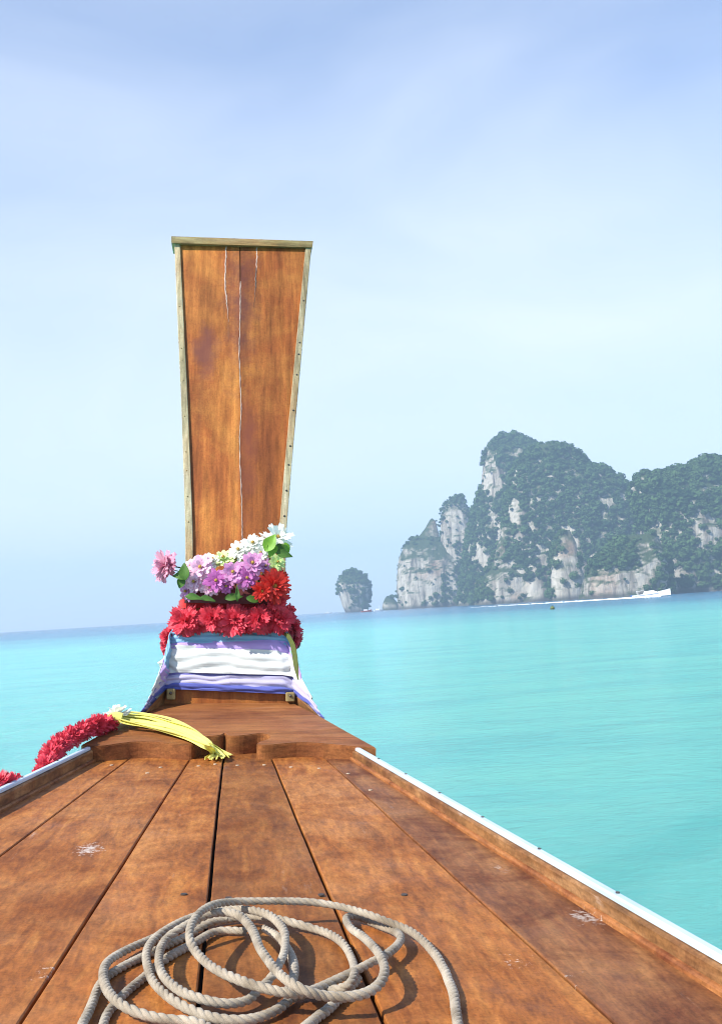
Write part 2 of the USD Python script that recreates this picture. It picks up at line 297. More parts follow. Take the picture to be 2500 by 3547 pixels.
def lump(left, right, dist, asp, seed, amp=3.5, power=2.4, nz=70, na=180, off=0.0, skirt=-1.0):
    """a limestone hill from how wide it is at each height: rings around an axis, pushed in and out by noise."""
    def conv(pts):
        q = np.array([far(*Z4(p), dist) for p in pts]); return q @ RT, q[:, 2]
    lu, lz = conv(left); ru, rz = conv(right)
    lz[0] = rz[0] = skirt
    top = min(lz[-1], rz[-1])
    zs = skirt + (top - skirt)*(1 - (1 - np.linspace(0, 1, nz))**1.5)
    L, Rr = np.interp(zs, np.maximum.accumulate(lz), lu), np.interp(zs, np.maximum.accumulate(rz), ru)
    c, a = (L + Rr)/2, np.maximum((Rr - L)/2, 0.05)
    th = np.linspace(0, 2*np.pi, na, endpoint=False)
    cs, sn = np.cos(th), np.sin(th)
    k = (np.abs(cs)**power + np.abs(sn)**power)**(-1/power)
    U = c[:, None] + a[:, None]*(cs*k); D = dist + off + a[:, None]*asp*(sn*k)
    P = U[..., None]*RT + D[..., None]*FW; P[..., 2] = zs[:, None]
    q = P*np.array([1, 1, 0.30])
    n = (meshkit.fbm(q*0.045, 4, seed) - 0.5)*2*amp*1.3 + (meshkit.fbm(P*0.16, 3, seed + 9) - 0.5)*amp*0.8
    n *= np.minimum(1, a/14)[:, None]
    P = P + n[..., None]*((cs*k)[None, :, None]*RT + (sn*k)[None, :, None]*FW)
    P[..., 2] += ((meshkit.fbm(P*0.09, 3, seed + 4) - 0.5)*amp*1.2)*np.clip((zs - skirt)/6, 0, 1)[:, None]
    v = np.vstack([P.reshape(-1, 3), [np.append((c[-1]*RT + (dist + off)*FW)[:2], P[-1, :, 2].mean() + 0.3)]])
    f = grid_faces(nz, na, close_m=True)
    f = np.vstack([f, [[nz*na, (nz-1)*na + j, (nz-1)*na + (j+1) % na] for j in range(na)]])
    m = TM(v, f)
    if m.volume < 0: m = TM(v, f[:, ::-1])
    return m
isl = Thing('island', far(1200, 1350, 850)*[1, 1, 0], 'steep limestone island with jungle on top behind the turquoise water', 'island', kind='structure', world=True)
LUMPS = []
def isl_part(name, left, right, dist, asp, seed, thing=isl, **k):
    m = lump(left, right, dist, asp, seed, **k); thing.part(name, m, rock_m, smooth=50); LUMPS.append((m, name, dist)); return m
# headland with the left spire
isl_part('headland', [(322, 752), (320, 640), (326, 570), (345, 520), (372, 490), (402, 476), (430, 442), (447, 408), (455, 398)],
         [(660, 752), (640, 640), (600, 560), (540, 510), (500, 486), (482, 474), (478, 440), (470, 412), (460, 398)], 1000, 0.7, 3, amp=3.2)
isl_part('rock_spire', [(470, 752), (492, 560), (498, 470), (499, 380), (508, 345), (528, 325), (552, 310), (570, 304)],
         [(680, 752), (660, 560), (622, 460), (618, 425), (608, 385), (594, 340), (584, 318), (574, 304)], 990, 0.7, 5, amp=2.5)
isl_part('main_peak', [(560, 745), (590, 620), (604, 470), (622, 395), (640, 345), (652, 300), (655, 230), (664, 150), (682, 108), (712, 80), (745, 66), (762, 63)],
         [(1010, 745), (1000, 500), (985, 300), (955, 200), (925, 150), (890, 120), (860, 108), (842, 98), (820, 82), (795, 70), (770, 63)], 900, 0.75, 11, amp=4.0)
isl_part('shoulder', [(720, 735), (740, 500), (760, 330), (790, 210), (820, 150), (860, 120), (900, 106), (935, 97)],
         [(1420, 735), (1400, 560), (1350, 420), (1290, 320), (1250, 278), (1195, 245), (1150, 205), (1085, 182), (1060, 158), (1030, 130), (990, 110), (950, 97)], 800, 0.55, 17, amp=4.5)
isl_part('cliff_buttress', [(938, 722), (942, 640), (948, 560), (965, 490), (985, 440)], [(1090, 722), (1075, 640), (1055, 560), (1045, 500), (1020, 440)], 690, 0.8, 23, amp=2.5, off=10)
isl_part('low_cliff', [(1040, 715), (1060, 640), (1090, 600), (1150, 540), (1230, 470)], [(1420, 715), (1400, 560), (1370, 480), (1340, 440), (1300, 425)], 640, 0.7, 29, amp=3.5)
isl_part('low_headland', [(630, 738), (650, 650), (690, 600), (715, 520), (735, 440)], [(980, 738), (960, 640), (900, 520), (860, 450), (800, 420)], 790, 0.6, 37, amp=3.5)
isl_part('near_hill', [(1290, 705), (1300, 560), (1300, 420), (1262, 285), (1278, 245), (1300, 226), (1345, 228), (1385, 214), (1435, 222), (1482, 203), (1522, 174), (1580, 164), (1660, 150)],
         [(2600, 705), (2560, 560), (2450, 420), (2300, 330), (2200, 285), (2100, 250), (2050, 240), (2000, 228), (1950, 218), (1900, 205), (1850, 190), (1800, 175), (1750, 150)], 690, 0.3, 41, amp=4.0, power=3.0, na=260)
st = Thing('sea_stack', far(*Z4((150, 770)), 1100)*[1, 1, 0], 'tall bushy limestone stack standing alone left of the island', 'rock', 'sea stacks left of the island', world=True)
isl_part('rock', [(112, 774), (96, 738), (85, 700), (82, 660), (95, 635), (118, 614), (140, 604)], [(206, 774), (208, 730), (209, 695), (205, 663), (186, 634), (166, 614), (146, 604)], 1100, 0.8, 51, thing=st, amp=2.0, nz=40, na=80)
st2 = Thing('sea_stack', far(*Z4((292, 757)), 1060)*[1, 1, 0], 'small low grey rock at the foot of the headland', 'rock', 'sea stacks left of the island', world=True)
isl_part('rock', [(256, 762), (262, 738), (268, 722), (278, 710)], [(334, 762), (322, 742), (306, 722), (284, 710)], 1060, 0.8, 57, thing=st2, amp=1.2, nz=24, na=50)

# bare cliff patches, as places on the rock (where they stand in the photograph): ellipses
BARE = [(694, 225, 36, 82), (790, 372, 24, 40), (732, 490, 18, 70), (660, 555, 26, 34), (385, 620, 78, 140), (440, 560, 60, 130), (455, 440, 24, 40), (545, 410, 30, 60), (545, 440, 48, 42), (1005, 560, 36, 110), (1010, 650, 68, 68),
        (1180, 655, 120, 52), (1300, 500, 20, 60), (1362, 480, 16, 60), (1330, 590, 34, 50), (1575, 445, 70, 55), (745, 655, 58, 74), (700, 390, 12, 40), (105, 735, 26, 38), (1135, 325, 26, 14), (520, 560, 24, 40),
        (860, 690, 40, 34), (290, 740, 40, 30), (850, 430, 16, 22), (900, 560, 14, 34)]
def to_pix(p):
    d = (p - [0, 0, EYE]) @ RB                # world -> boat frame
    return np.stack([((d @ CR)/(d @ CF)*F + CX - 712)/0.56, (CY - (d @ CU)/(d @ CF)*F - 938.6)/0.56], 1)
pts, sizes = [], []
for m, name, dist in LUMPS:
    r2 = np.random.default_rng(int(dist) + len(name))
    n = int(m.area/4.5)
    p, fi = trimesh.sample.sample_surface(m, n, seed=int(dist) + 7)
    nrm = m.face_normals[fi]; px = to_pix(p); front = (nrm @ FW) < 0.35
    bare = np.zeros(n, bool)
    for cx, cy, rx, ry in BARE:
        wob = 0.05 + 1.9*meshkit.fbm(p*np.array([0.16, 0.16, 0.035]), 3, 5)
        bare |= (((px[:, 0] - cx)/rx/1.22)**2 + ((px[:, 1] - cy)/ry/1.15)**2) < wob
    keep = (p[:, 2] > 3.0) & (~bare | (nrm[:, 2] > 0.75) | (r2.random(n) < 0.05)) & (nrm[:, 2] > -0.3)
    keep &= front | (r2.random(n) < 0.5)
    keep &= (px[:, 0] < 1850)
    keep &= (r2.random(n) < 0.45 + 0.6*(meshkit.fbm(p*0.06, 3, 8) > 0.40))
    pts.append(p[keep] + nrm[keep]*r2.uniform(-0.3, 1.8, keep.sum())[:, None]); s = r2.uniform(0.45, 1.25, keep.sum())*(0.8 if name in ('rock',) else 1.0)
    s = s*(0.85 + 0.65*(r2.random(len(s)) < 0.12))*{'headland': 0.6, 'rock_spire': 0.6, 'near_hill': 1.05}.get(name, 0.95); sizes.append(s)
pts, sizes = np.vstack(pts), np.concatenate(sizes)
def crown(seed):
    r = np.random.default_rng(seed); ms = []
    core = trimesh.creation.icosphere(1, 1.35); core.vertices *= [1, 1, 0.75]; core.vertices *= 0.8 + 0.5*meshkit.fbm(core.vertices*0.9, 2, seed)[:, None]; ms.append(core)
    nl = 64; d = r.normal(size=(nl, 3)); d /= np.linalg.norm(d, axis=1, keepdims=True)
    c = d*(1.45 + 0.75*meshkit.fbm(d*1.8, 2, seed + 3)[:, None])*[1, 1, 0.8]
    v, f = [], []
    for i in range(nl):
        nn = d[i] + r.normal(size=3)*0.5; nn /= np.linalg.norm(nn); a = np.cross(nn, r.normal(size=3)); a /= np.linalg.norm(a); b = np.cross(nn, a); s = r.uniform(0.35, 0.75)
        k = len(v); v += [c[i] + a*s, c[i] + b*s*0.8 + nn*0.15, c[i] - a*s, c[i] - b*s*0.8 + nn*0.1]; f += [[k, k+1, k+2], [k, k+2, k+3]]
    ms.append(TM(v, np.array(f))); return cat(*ms)
pi = UsdGeom.PointInstancer.Define(stage, '/World/jungle')
NP = 5
for k in range(NP):
    usdkit.mesh(stage, f'/World/jungle/Prototypes/tree_crown_{k:03d}', crown(60 + k), leaf_m)
pi.CreatePrototypesRel().SetTargets([Sdf.Path(f'/World/jungle/Prototypes/tree_crown_{k:03d}') for k in range(NP)])
pi.CreatePositionsAttr(Vt.Vec3fArray.FromNumpy(pts.astype(np.float32)))
pi.CreateProtoIndicesAttr(Vt.IntArray.FromNumpy(rng.integers(0, NP, len(pts)).astype(np.int32)))
sc3 = np.stack([sizes*1.15, sizes*1.15, sizes*1.1], 1)
pi.CreateScalesAttr(Vt.Vec3fArray.FromNumpy(sc3.astype(np.float32)))
ang = rng.uniform(0, 2*np.pi, len(pts))
pi.CreateOrientationsAttr(Vt.QuathArray([Gf.Quath(float(math.cos(t/2)), 0, 0, float(math.sin(t/2))) for t in ang]))
tag(pi, 'dense dark green jungle covering the limestone island and stack', 'jungle', kind='stuff')
print('crowns', len(pts))

# ------------------------------------------------------------------ haze
hz = trimesh.creation.box([6200, 6200, 181]); hz.apply_translation([0, 0, 89.5])
hm = mat('sea_air', {'v': ('principled_volume', {'color': (0.52, 0.76, 1.0), 'density': 0.00047, 'anisotropy': 0.0})}, volume='v.volume')
h = usdkit.mesh(stage, '/World/haze', hz, hm); tag(h, 'thin pale sea haze over the bay', 'haze', kind='stuff')

# ------------------------------------------------------------------ the longtail boat
M_deck = None
deck_wood = lambda name, **k: wood(name, (0.125, 0.038, 0.010), (0.285, 0.094, 0.018), (0.42, 0.170, 0.036), **k)
boat = Thing('longtail_boat', (0, 1.2, 0), 'wooden longtail boat foredeck with tall upright bow post', 'boat')
Lb = lambda p: tuple(np.asarray(p) - boat.base)
WS = (0.52, 0.44, 0.38)
sp = lambda x, y, rx, ry, thr: (Lb(on_z(x, y)), (rx, ry, 0.05), WS, thr, 85.0, 0.06)
white_spots = [sp(200, 1905, 0.11, 0.22, 0.66), sp(120, 2180, 0.09, 0.2, 0.72), sp(215, 2080, 0.05, 0.10, 0.72)]
right_spots = [sp(1310, 2055, 0.08, 0.17, 0.66), sp(1250, 2190, 0.13, 0.2, 0.74), sp(1120, 1945, 0.06, 0.25, 0.74)]
post_spots = [(Lb(on_y(540, 690, 4.85)), (0.13, 1.5, 0.75), (0.10, 0.034, 0.030), 0.34, 7.0, 0.40), (Lb(on_y(555, 1000, 4.5)), (0.10, 1.5, 0.70), (0.17, 0.048, 0.03), 0.42, 7.0, 0.40), (Lb(on_y(460, 800, 4.7)), (0.10, 1.5, 0.25), (0.13, 0.045, 0.035), 0.38, 9.0, 0.3)]
M_deck = deck_wood('deck_wood', scuff=0.08, spots=[sp(430, 2100, 0.2, 0.3, 0.80), sp(1150, 2160, 0.2, 0.3, 0.80)])
M_deck_l = deck_wood('deck_wood_splashed', scuff=0.09, spots=white_spots)
M_deck_r = wood('deck_wood_stained', (0.13, 0.045, 0.02), (0.27, 0.10, 0.032), (0.40, 0.18, 0.06), scuff=0.10, stain=0.9, spots=right_spots)
M_dark = wood('rail_wood', (0.085, 0.042, 0.018), (0.20, 0.095, 0.035), (0.36, 0.20, 0.09), scuff=0.12, stain=0.7)
M_plate = wood('plate_wood', (0.13, 0.042, 0.014), (0.25, 0.088, 0.028), (0.36, 0.155, 0.055), axis='x', scuff=0.10, stain=0.6, scale=0.8)
M_post = wood('post_wood', (0.16, 0.048, 0.016), (0.29, 0.088, 0.022), (0.46, 0.180, 0.040), axis='z', scuff=0.03, stain=0.6, rough=0.42, scale=0.45, patina=(0.52, 0.24, 0.055), spots=post_spots)
M_trim = wood('trim_wood', (0.14, 0.115, 0.065), (0.30, 0.26, 0.155), (0.46, 0.42, 0.30), axis='z', scuff=0.2, stain=0.4)
M_cap = wood('cap_wood', (0.12, 0.085, 0.035), (0.27, 0.20, 0.09), (0.42, 0.35, 0.20), axis='x', scuff=0.12, stain=0.6)
M_white = mat('white_paint', {'tc': ('texture_coordinate', {}), 'n': ('noise_texture', {'scale': 9.0, 'detail': 6.0}), 'r': ('rgb_ramp', {'ramp': [(0.3, (0.40, 0.50, 0.58)), (0.7, (0.54, 0.63, 0.70))]}),
    'n2': ('noise_texture', {'scale': 38.0, 'detail': 7.0, 'roughness': 0.75}), 'r2': ('rgb_ramp', {'ramp': [(0.62, (0,)*3), (0.70, (0.8,)*3)]}), 'm': ('mix_color', {'b': (0.27, 0.25, 0.22)}), 'b': ('bump', {'strength': 0.3, 'distance': 0.003}), 'p': ('principled_bsdf', {'roughness': 0.5, 'specular_ior_level': 0.35})},
    [('tc.object', 'n.vector'), ('tc.object', 'n2.vector'), ('n.fac', 'r.fac'), ('n2.fac', 'r2.fac'), ('r.color', 'm.a'), ('r2.color', 'm.fac'), ('m.result', 'p.base_color'), ('n2.fac', 'b.height'), ('b.normal', 'p.normal')], surface='p.BSDF')
M_hull = plain('hull_paint', (0.55, 0.62, 0.66), 0.45, 0.1, 6, 0.1)
M_gap = plain('seam_tar', (0.02, 0.014, 0.01), 0.8)
M_brass = plain('brass_block', (0.26, 0.20, 0.085), 0.5, 0.3, 60, 0.2, 0.3)
M_screw = plain('screw_head', (0.10, 0.09, 0.08), 0.4, 0.2, 80, 0.1, 0.6)
M_plug = plain('plug', (0.45, 0.36, 0.26), 0.7, 0.3, 90)
M_fill = plain('putty', (0.42, 0.31, 0.26), 0.8, 0.3, 60)
M_iron = plain('dark_nail', (0.05, 0.04, 0.035), 0.6)

def line(p, q):                               # straight line over the deck through two points, as x(y)
    p, q = np.asarray(p), np.asarray(q)
    return lambda y: p[0] + (q[0] - p[0])*(y - p[1])/(q[1] - p[1])
YF, YB = 3.92, 0.70                           # front and back ends of the planks
lf = [line(on_z(217, 1703), on_z(0, 1818)), line(on_z(292, 1700), on_z(0, 1918)), line(on_z(425, 1705), on_z(45, 2296)), line(on_z(500, 1705), on_z(443, 2250)),
      line(on_z(623, 1735), on_z(861, 2296)), line(on_z(745, 1716), on_z(1379, 2296)), line(on_z(809, 1715), on_z(1618, 2225))]
gaps = [0.0, 0.006, 0.0055, 0.006, 0.0055, 0.006, 0.0]
ys = np.linspace(YB, YF, 40)
for i in range(6):
    wob = lambda y, s: 0.0007*np.sin(y*3 + s) + 0.0003*np.sin(y*11 + 2*s)
    xl, xr = lf[i](ys) + gaps[i]/2 + wob(ys, i), lf[i+1](ys) - gaps[i+1]/2 + wob(ys, i+1)
    b = 0.0018; z0 = 0.0015*((i*37) % 5 - 2)/2
    prof = lambda xa, xb: [(xa, -0.025), (xa, z0 - b), (xa + b, z0), ((xa*2+xb)/3, z0 + 0.0006), ((xa+2*xb)/3, z0 + 0.0006), (xb - b, z0), (xb, z0 - b), (xb, -0.025)]
    G = np.array([[(x, y, z) for x, z in prof(xa, xb)] for xa, xb, y in zip(xl, xr, ys)])
    f = grid_faces(len(ys), 8, close_m=True); v = G.reshape(-1, 3)
    caps = []
    for k in range(1, 7): caps += [[0, k, k+1], [(len(ys)-1)*8, (len(ys)-1)*8 + k + 1, (len(ys)-1)*8 + k]]
    m = TM(v, np.vstack([f, caps])); m.fix_normals()
    pp = boat.part('deck_plank', m, (M_deck_l if i in (1,) else M_deck_r if i == 5 else M_deck), smooth=35)
    for (qx, qy) in [[(250, 1716)], [(360, 1722), (330, 1735)], [(445, 1720), (482, 1716), (412, 2010)], [(532, 1717), (592, 1716), (512, 2015)], [(652, 1722), (715, 1725), (720, 2010), (906, 2010)], [(780, 1735), (830, 1772)]][i]:
        c = on_z(qx, qy); d = trimesh.creation.cylinder(0.0055, 0.002, sections=12); d.apply_translation([c[0], c[1], z0 + 0.0016]); boat.part('nail_plug', d, M_plug if qy < 1800 else M_iron, parent=pp)
# beam under the planks so the seams are dark, reaching under the bow plate
base = hexa([(lf[0](YB), YB, -0.06), (lf[6](YB), YB, -0.06), (lf[6](YF), YF, -0.06), (lf[0](YF), YF, -0.06)], [(lf[0](YB), YB, -0.0255), (lf[6](YB), YB, -0.0255), (lf[6](YF), YF, -0.0255), (lf[0](YF), YF, -0.0255)])
boat.part('under_deck', base, M_gap)
# gunwales: a raised wooden rail with a white capping strip on top, on both sides
def rail(foot, RH, wid, sgn):
    yy = np.linspace(-2.5, 3.62, 60)
    fl = foot; pr = [(0.0, -0.03), (0.0, RH - 0.004), (0.004*sgn, RH), ((wid - 0.011)*sgn, RH), ((wid - 0.007)*sgn, RH - 0.006), ((wid - 0.007)*sgn, -0.03)]
    def bend(y): return np.where(y < 0.7, fl(0.7) + (fl(np.minimum(y, 0.7)) - fl(0.7))*0.25, fl(y))
    G = np.array([[(bend(y) + a, y, z) for a, z in pr] for y in yy])
    m = TM(G.reshape(-1, 3), grid_faces(len(yy), 6, close_m=True)); e = []
    for k in range(1, 5): e += [[0, k, k+1], [59*6, 59*6+k+1, 59*6+k]]
    m = TM(m.vertices, np.vstack([m.faces, e])); m.fix_normals()
    p = boat.part('gunwale', m, M_dark, smooth=30)
    # bead along the foot of the rail
    G = np.array([[(bend(y) + a, y, z) for a, z in [(-0.009*sgn, -0.002), (-0.009*sgn, 0.004), (-0.006*sgn, 0.007), (-0.001*sgn, 0.008), (-0.001*sgn, -0.002)]] for y in yy])
    m = TM(G.reshape(-1, 3), grid_faces(len(yy), 5, close_m=True)); m.fix_normals()
    boat.part('rail_bead', m, M_deck_r, smooth=30, parent=p)
    pr = [(0.008*sgn, RH + 0.001), (0.008*sgn, RH + 0.007), (0.011*sgn, RH + 0.010), ((wid - 0.005)*sgn, RH + 0.010), (wid*sgn, RH + 0.006), (wid*sgn, -0.05), ((wid - 0.005)*sgn, -0.05), ((wid - 0.005)*sgn, RH + 0.001)]
    G = np.array([[(bend(y) + a, y, z) for a, z in pr] for y in yy])
    m = TM(G.reshape(-1, 3), grid_faces(len(yy), 8, close_m=True)); m.fix_normals()
    s = boat.part('capping_strip', m, M_white, smooth=30, parent=p)
    for y in np.arange(1.0, 3.5, 0.32):
        d = trimesh.creation.cylinder(0.0035, 0.003, sections=10); d.apply_translation([float(bend(np.array(y))) + (wid*0.55 + 0.004)*sgn, y, RH + 0.0108]); boat.part('screw', d, M_screw, parent=p)
    return bend
bl = rail(lf[0], 0.036, 0.027, -1); br = rail(lf[6], 0.028, 0.027, 1)
# hull skin from the rails down to the keel, closing on the stem
ST = np.linspace(-2.5, 3.62, 24); secs = []
for y in list(ST) + [4.1, 4.5, 4.85]:
    if y <= 3.62: xl, xr, zt = float(bl(np.array(y))) - 0.0275, float(br(np.array(y))) + 0.0275, -0.045
    else:
        t = (y - 3.62)/(4.85 - 3.62); x0l, x0r = float(bl(np.array(3.62))) - 0.0275, float(br(np.array(3.62))) + 0.0275; xm = (x0l + x0r)/2
        xl, xr, zt = x0l + (xm - 0.03 - x0l)*t**1.2, x0r + (xm + 0.03 - x0r)*t**1.2, -0.045 + 0.11*t
    xm = (xl + xr)/2; zk = -1.25 + 0.75*max(0, (y - 2.5)/2.4)**2
    h = [(xl, zt), (xm + (xl-xm)*0.93, zt*0.65 + zk*0.35), (xm + (xl-xm)*0.72, zt*0.3 + zk*0.7), (xm + (xl-xm)*0.30, zk + 0.05), (xm, zk), (xm + (xr-xm)*0.30, zk + 0.05), (xm + (xr-xm)*0.72, zt*0.3 + zk*0.7), (xm + (xr-xm)*0.93, zt*0.65 + zk*0.35), (xr, zt)]
    secs.append([(x, y, z) for x, z in h])
m = shell(np.array(secs), 0.02); m.fix_normals(); boat.part('hull', m, M_hull, smooth=40)
# bow plate: carved board over the front of the planks, rising towards the post
A0, A1 = on_z(515, 1671, 0.047), on_y(515, 1575, 4.25)
tdir = A1 - A0; nP = np.cross([1.0, 0, 0], tdir); nP /= np.linalg.norm(nP)
front = [(182, 1671), (200, 1674), (230, 1673), (265, 1669), (305, 1665.5), (345, 1666), (385, 1669), (425, 1672), (436, 1670), (441, 1664), (448, 1658), (465, 1654), (490, 1652.5), (501, 1650), (504, 1647), (507, 1650), (512, 1653.5), (540, 1653),
         (585, 1651.5), (602, 1654), (607, 1658), (596, 1662), (578, 1666), (574, 1670), (595, 1671.5), (640, 1668), (680, 1666), (725, 1668), (785, 1672.5), (842, 1675)]
rest = [(770, 1635), (725, 1609), (690, 1591), (662, 1577), (365, 1574), (345, 1583), (300, 1607), (240, 1640)]
front = [(x, 1671 + (y - 1671)*(1.4 if (x < 436 or x > 575) and 195 < x < 830 else 1.15)) for x, y in front]
for _ in range(2): front = [front[0]] + [tuple(np.array(p)*w1 + np.array(q)*(1 - w1)) for p, q in zip(front[:-1], front[1:]) for w1 in (0.75, 0.25)] + [front[-1]]
top = np.array([on_plane(x, y, A0, nP) for x, y in front + rest])
ex = np.array([1.0, 0, 0]); ey = tdir/np.linalg.norm(tdir)
uv = np.stack([(top - A0) @ ex, (top - A0) @ ey], 1)
poly = sg.Polygon(uv).buffer(0.0015).buffer(-0.0015)
pl = trimesh.creation.extrude_polygon(poly, 0.072, engine='earcut'); pl2 = trimesh.creation.extrude_polygon(poly.buffer(-0.003), 0.003, engine='earcut'); pl2.apply_translation([0, 0, 0.072])
pl = cat(pl, pl2)
pl.vertices = A0 + pl.vertices[:, :1]*ex + pl.vertices[:, 1:2]*ey + (pl.vertices[:, 2:] - 0.075)*nP
boat.part('bow_plate', pl, M_plate, smooth=25)
# riser across the foot of the post with two small blocks
def quad_y(pts, y0, th):
    a = np.array([on_y(x, yy, y0) for x, yy in pts]); return hexa(a, a + [0, th, 0])
boat.part('riser_board', quad_y([(366, 1580), (662, 1582), (655, 1548), (372, 1540)], 4.235, 0.04), M_post)
for q_ in ([(377, 1541, 4.24), (366, 1583, 4.23), (322, 1601, 4.02), (350, 1570, 4.12)], [(653, 1553, 4.24), (662, 1584, 4.23), (722, 1614, 4.02), (692, 1582, 4.12)]):
    a = np.array([on_y(*t) for t in q_]); boat.part('bow_cheek', hexa(a, a + [0, 0.03, -0.004]), M_dark)
for (x0, y0_, x1, y1) in [(374, 1544, 393, 1569), (640, 1552, 660, 1573)]:
    a, b = on_y(x0, y0_, 4.215), on_y(x1, y1, 4.215); c = (a + b)/2
    k = boat.part('base_block', bevel_box(c[0], 4.215, c[2], abs(b[0]-a[0]), 0.05, abs(a[2]-b[2]), 0.004), M_brass)
    d = trimesh.creation.icosphere(2, 0.006); d.apply_translation([c[0], 4.189, c[2] + 0.005]); boat.part('bolt', d, M_screw, parent=k)
# the post: two face boards, edge trims, cap and the stem behind
def ydep(py):                                 # the post rakes forward as it rises
    t = (1580 - py)/1045.0; return 4.30 + 0.20*t + 0.42*t*t
EDGE_Y = [540, 650, 760, 870, 980, 1090, 1184, 1260, 1330, 1400, 1470, 1580]
OL = [391, 395, 400, 405, 409, 412.5, 415.5, 416, 412, 404, 396, 384]
OR = [699, 689, 679, 669, 659, 650, 642.5, 640, 640, 642, 647, 655]
SEAM = [(540, 538), (600, 539), (700, 538.5), (790, 536), (870, 539), (920, 541), (980, 537), (1040, 538), (1100, 541), (1180, 543), (1260, 543), (1580, 540)]
lx = lambda y: np.interp(y, EDGE_Y, OL); rx = lambda y: np.interp(y, EDGE_Y, OR); sx = lambda y: np.interp(y, [s[0] for s in SEAM], [s[1] for s in SEAM])
def face_strip(fa, fb, y0, y1, n, push, th, off=0.0, bev=0.002):
    """a board on the post's face between two lines of the picture, pushed forward of the face by push, th thick."""
    rows = []
    for py in np.linspace(y0, y1, n):
        Y = ydep(py); a, b = on_y(fa(py), py, Y), on_y(fb(py), py, Y)
        dx = (b - a)/np.linalg.norm(b - a); w_ = np.linalg.norm(b - a); bb = min(bev, w_*0.3)
        rows.append([a + [0, th - push, 0], a + [0, -push + bb, 0], a + dx*bb + [0, -push, 0], (a*2+b)/3 + [0, -push - 0.0004, 0], (a+b*2)/3 + [0, -push - 0.0004, 0], b - dx*bb + [0, -push, 0], b + [0, -push + bb, 0], b + [0, th - push, 0]])
    G = np.array(rows); m = TM(G.reshape(-1, 3), grid_faces(n, 8, close_m=True)); e = []
    for k in range(1, 7): e += [[0, k, k+1], [(n-1)*8, (n-1)*8+k+1, (n-1)*8+k]]
    m = TM(m.vertices, np.vstack([m.faces, e])); m.fix_normals(); return m
tw = lambda y: np.interp(y, [540, 1230], [13.0, 17.0])
boat.part('post_board', face_strip(lambda y: lx(y) + tw(y) - 1, lambda y: sx(y) - 0.9, 545, 1579, 50, 0.0, 0.06), M_post, smooth=35)
boat.part('post_board', face_strip(lambda y: sx(y) + 0.9, lambda y: rx(y) - tw(y) + 1, 545, 1579, 50, 0.001, 0.06), M_post, smooth=35)
wig = lambda y: 0.7*np.sin(y*0.21) + 0.5*np.sin(y*0.57)
boat.part('putty_seam', face_strip(lambda y: sx(y) - 0.95 + 0.5*wig(y) + 0.3*np.sin(y*0.9), lambda y: sx(y) + 0.85 + 0.5*wig(y) - 0.3*np.sin(y*1.3), 630, 1300, 120, 0.0018, 0.01, bev=0.0005), M_fill)
for xs, ya, yb, wd, mm in [((507, 504, 513), 552, 722, 1.3, M_fill), ((576, 575, 571), 553, 640, 1.2, M_fill), ((574, 573, 569), 600, 690, 1.2, M_iron)]:
    fx = lambda y, xs=xs, ya=ya, yb=yb: np.interp(y, [ya, (ya+yb)/2, yb], xs) + 0.8*wig(y)
    boat.part('crack', face_strip(lambda y: fx(y) - wd*np.clip((yb - y)/60, 0.15, 1), lambda y: fx(y) + wd*np.clip((yb - y)/60, 0.15, 1), ya, yb, 50, 0.0022, 0.008, bev=0.0004), mm)
tl = boat.part('post_trim', face_strip(lambda y: lx(y), lambda y: lx(y) + tw(y), 545, 1420, 40, 0.012, 0.085), M_trim, smooth=35)
tr = boat.part('post_trim', face_strip(lambda y: rx(y) - tw(y), lambda y: rx(y), 545, 1420, 40, 0.012, 0.085), M_trim, smooth=35)
for py in (674, 768, 794, 840, 920, 1000, 1042, 1100, 1157):
    c = on_y(rx(py) - tw(py)*0.45, py, ydep(py) - 0.013); d = trimesh.creation.icosphere(1, 0.0045); d.apply_translation(c); boat.part('nail', d, M_iron, parent=tr)
    c = on_y(lx(py) + tw(py)*0.45, py + 13, ydep(py + 13) - 0.013); d = trimesh.creation.icosphere(1, 0.003); d.apply_translation(c); boat.part('nail', d, M_cap, parent=tl)
ya = ydep(543)
capq = np.array([on_y(x, y, ya - 0.035) for x, y in [(384, 544), (700, 554), (702, 540), (384, 529)]])
boat.part('post_cap', hexa(capq, capq + [0, 0.15, 0.0]), M_cap)
# stem behind the boards, down to the waterline
rows = []
for py, dep in zip(np.linspace(560, 1575, 30), np.linspace(0.05, 0.45, 30)**1.0):
    Y = ydep(py) + 0.06; a, b = on_y(lx(py) + 8, py, Y), on_y(rx(py) - 8, py, Y); mid = (a + b)/2 + [0, dep, 0]
    rows.append([a, a*0.7 + mid*0.3 + [0, dep*0.3, 0], mid, b*0.7 + mid*0.3 + [0, dep*0.3, 0], b])
a, b = rows[-1][0], rows[-1][-1]
rows.append([a + [0, 0.05, -0.9], a + [0.1, 0.1, -0.9], (a+b)/2 + [0, 0.15, -0.9], b + [-0.1, 0.1, -0.9], b + [0, 0.05, -0.9]])
m = TM(np.array(rows).reshape(-1, 3), grid_faces(31, 5, close_m=True)); m.fix_normals(); boat.part('stem', m, M_cap, smooth=40)

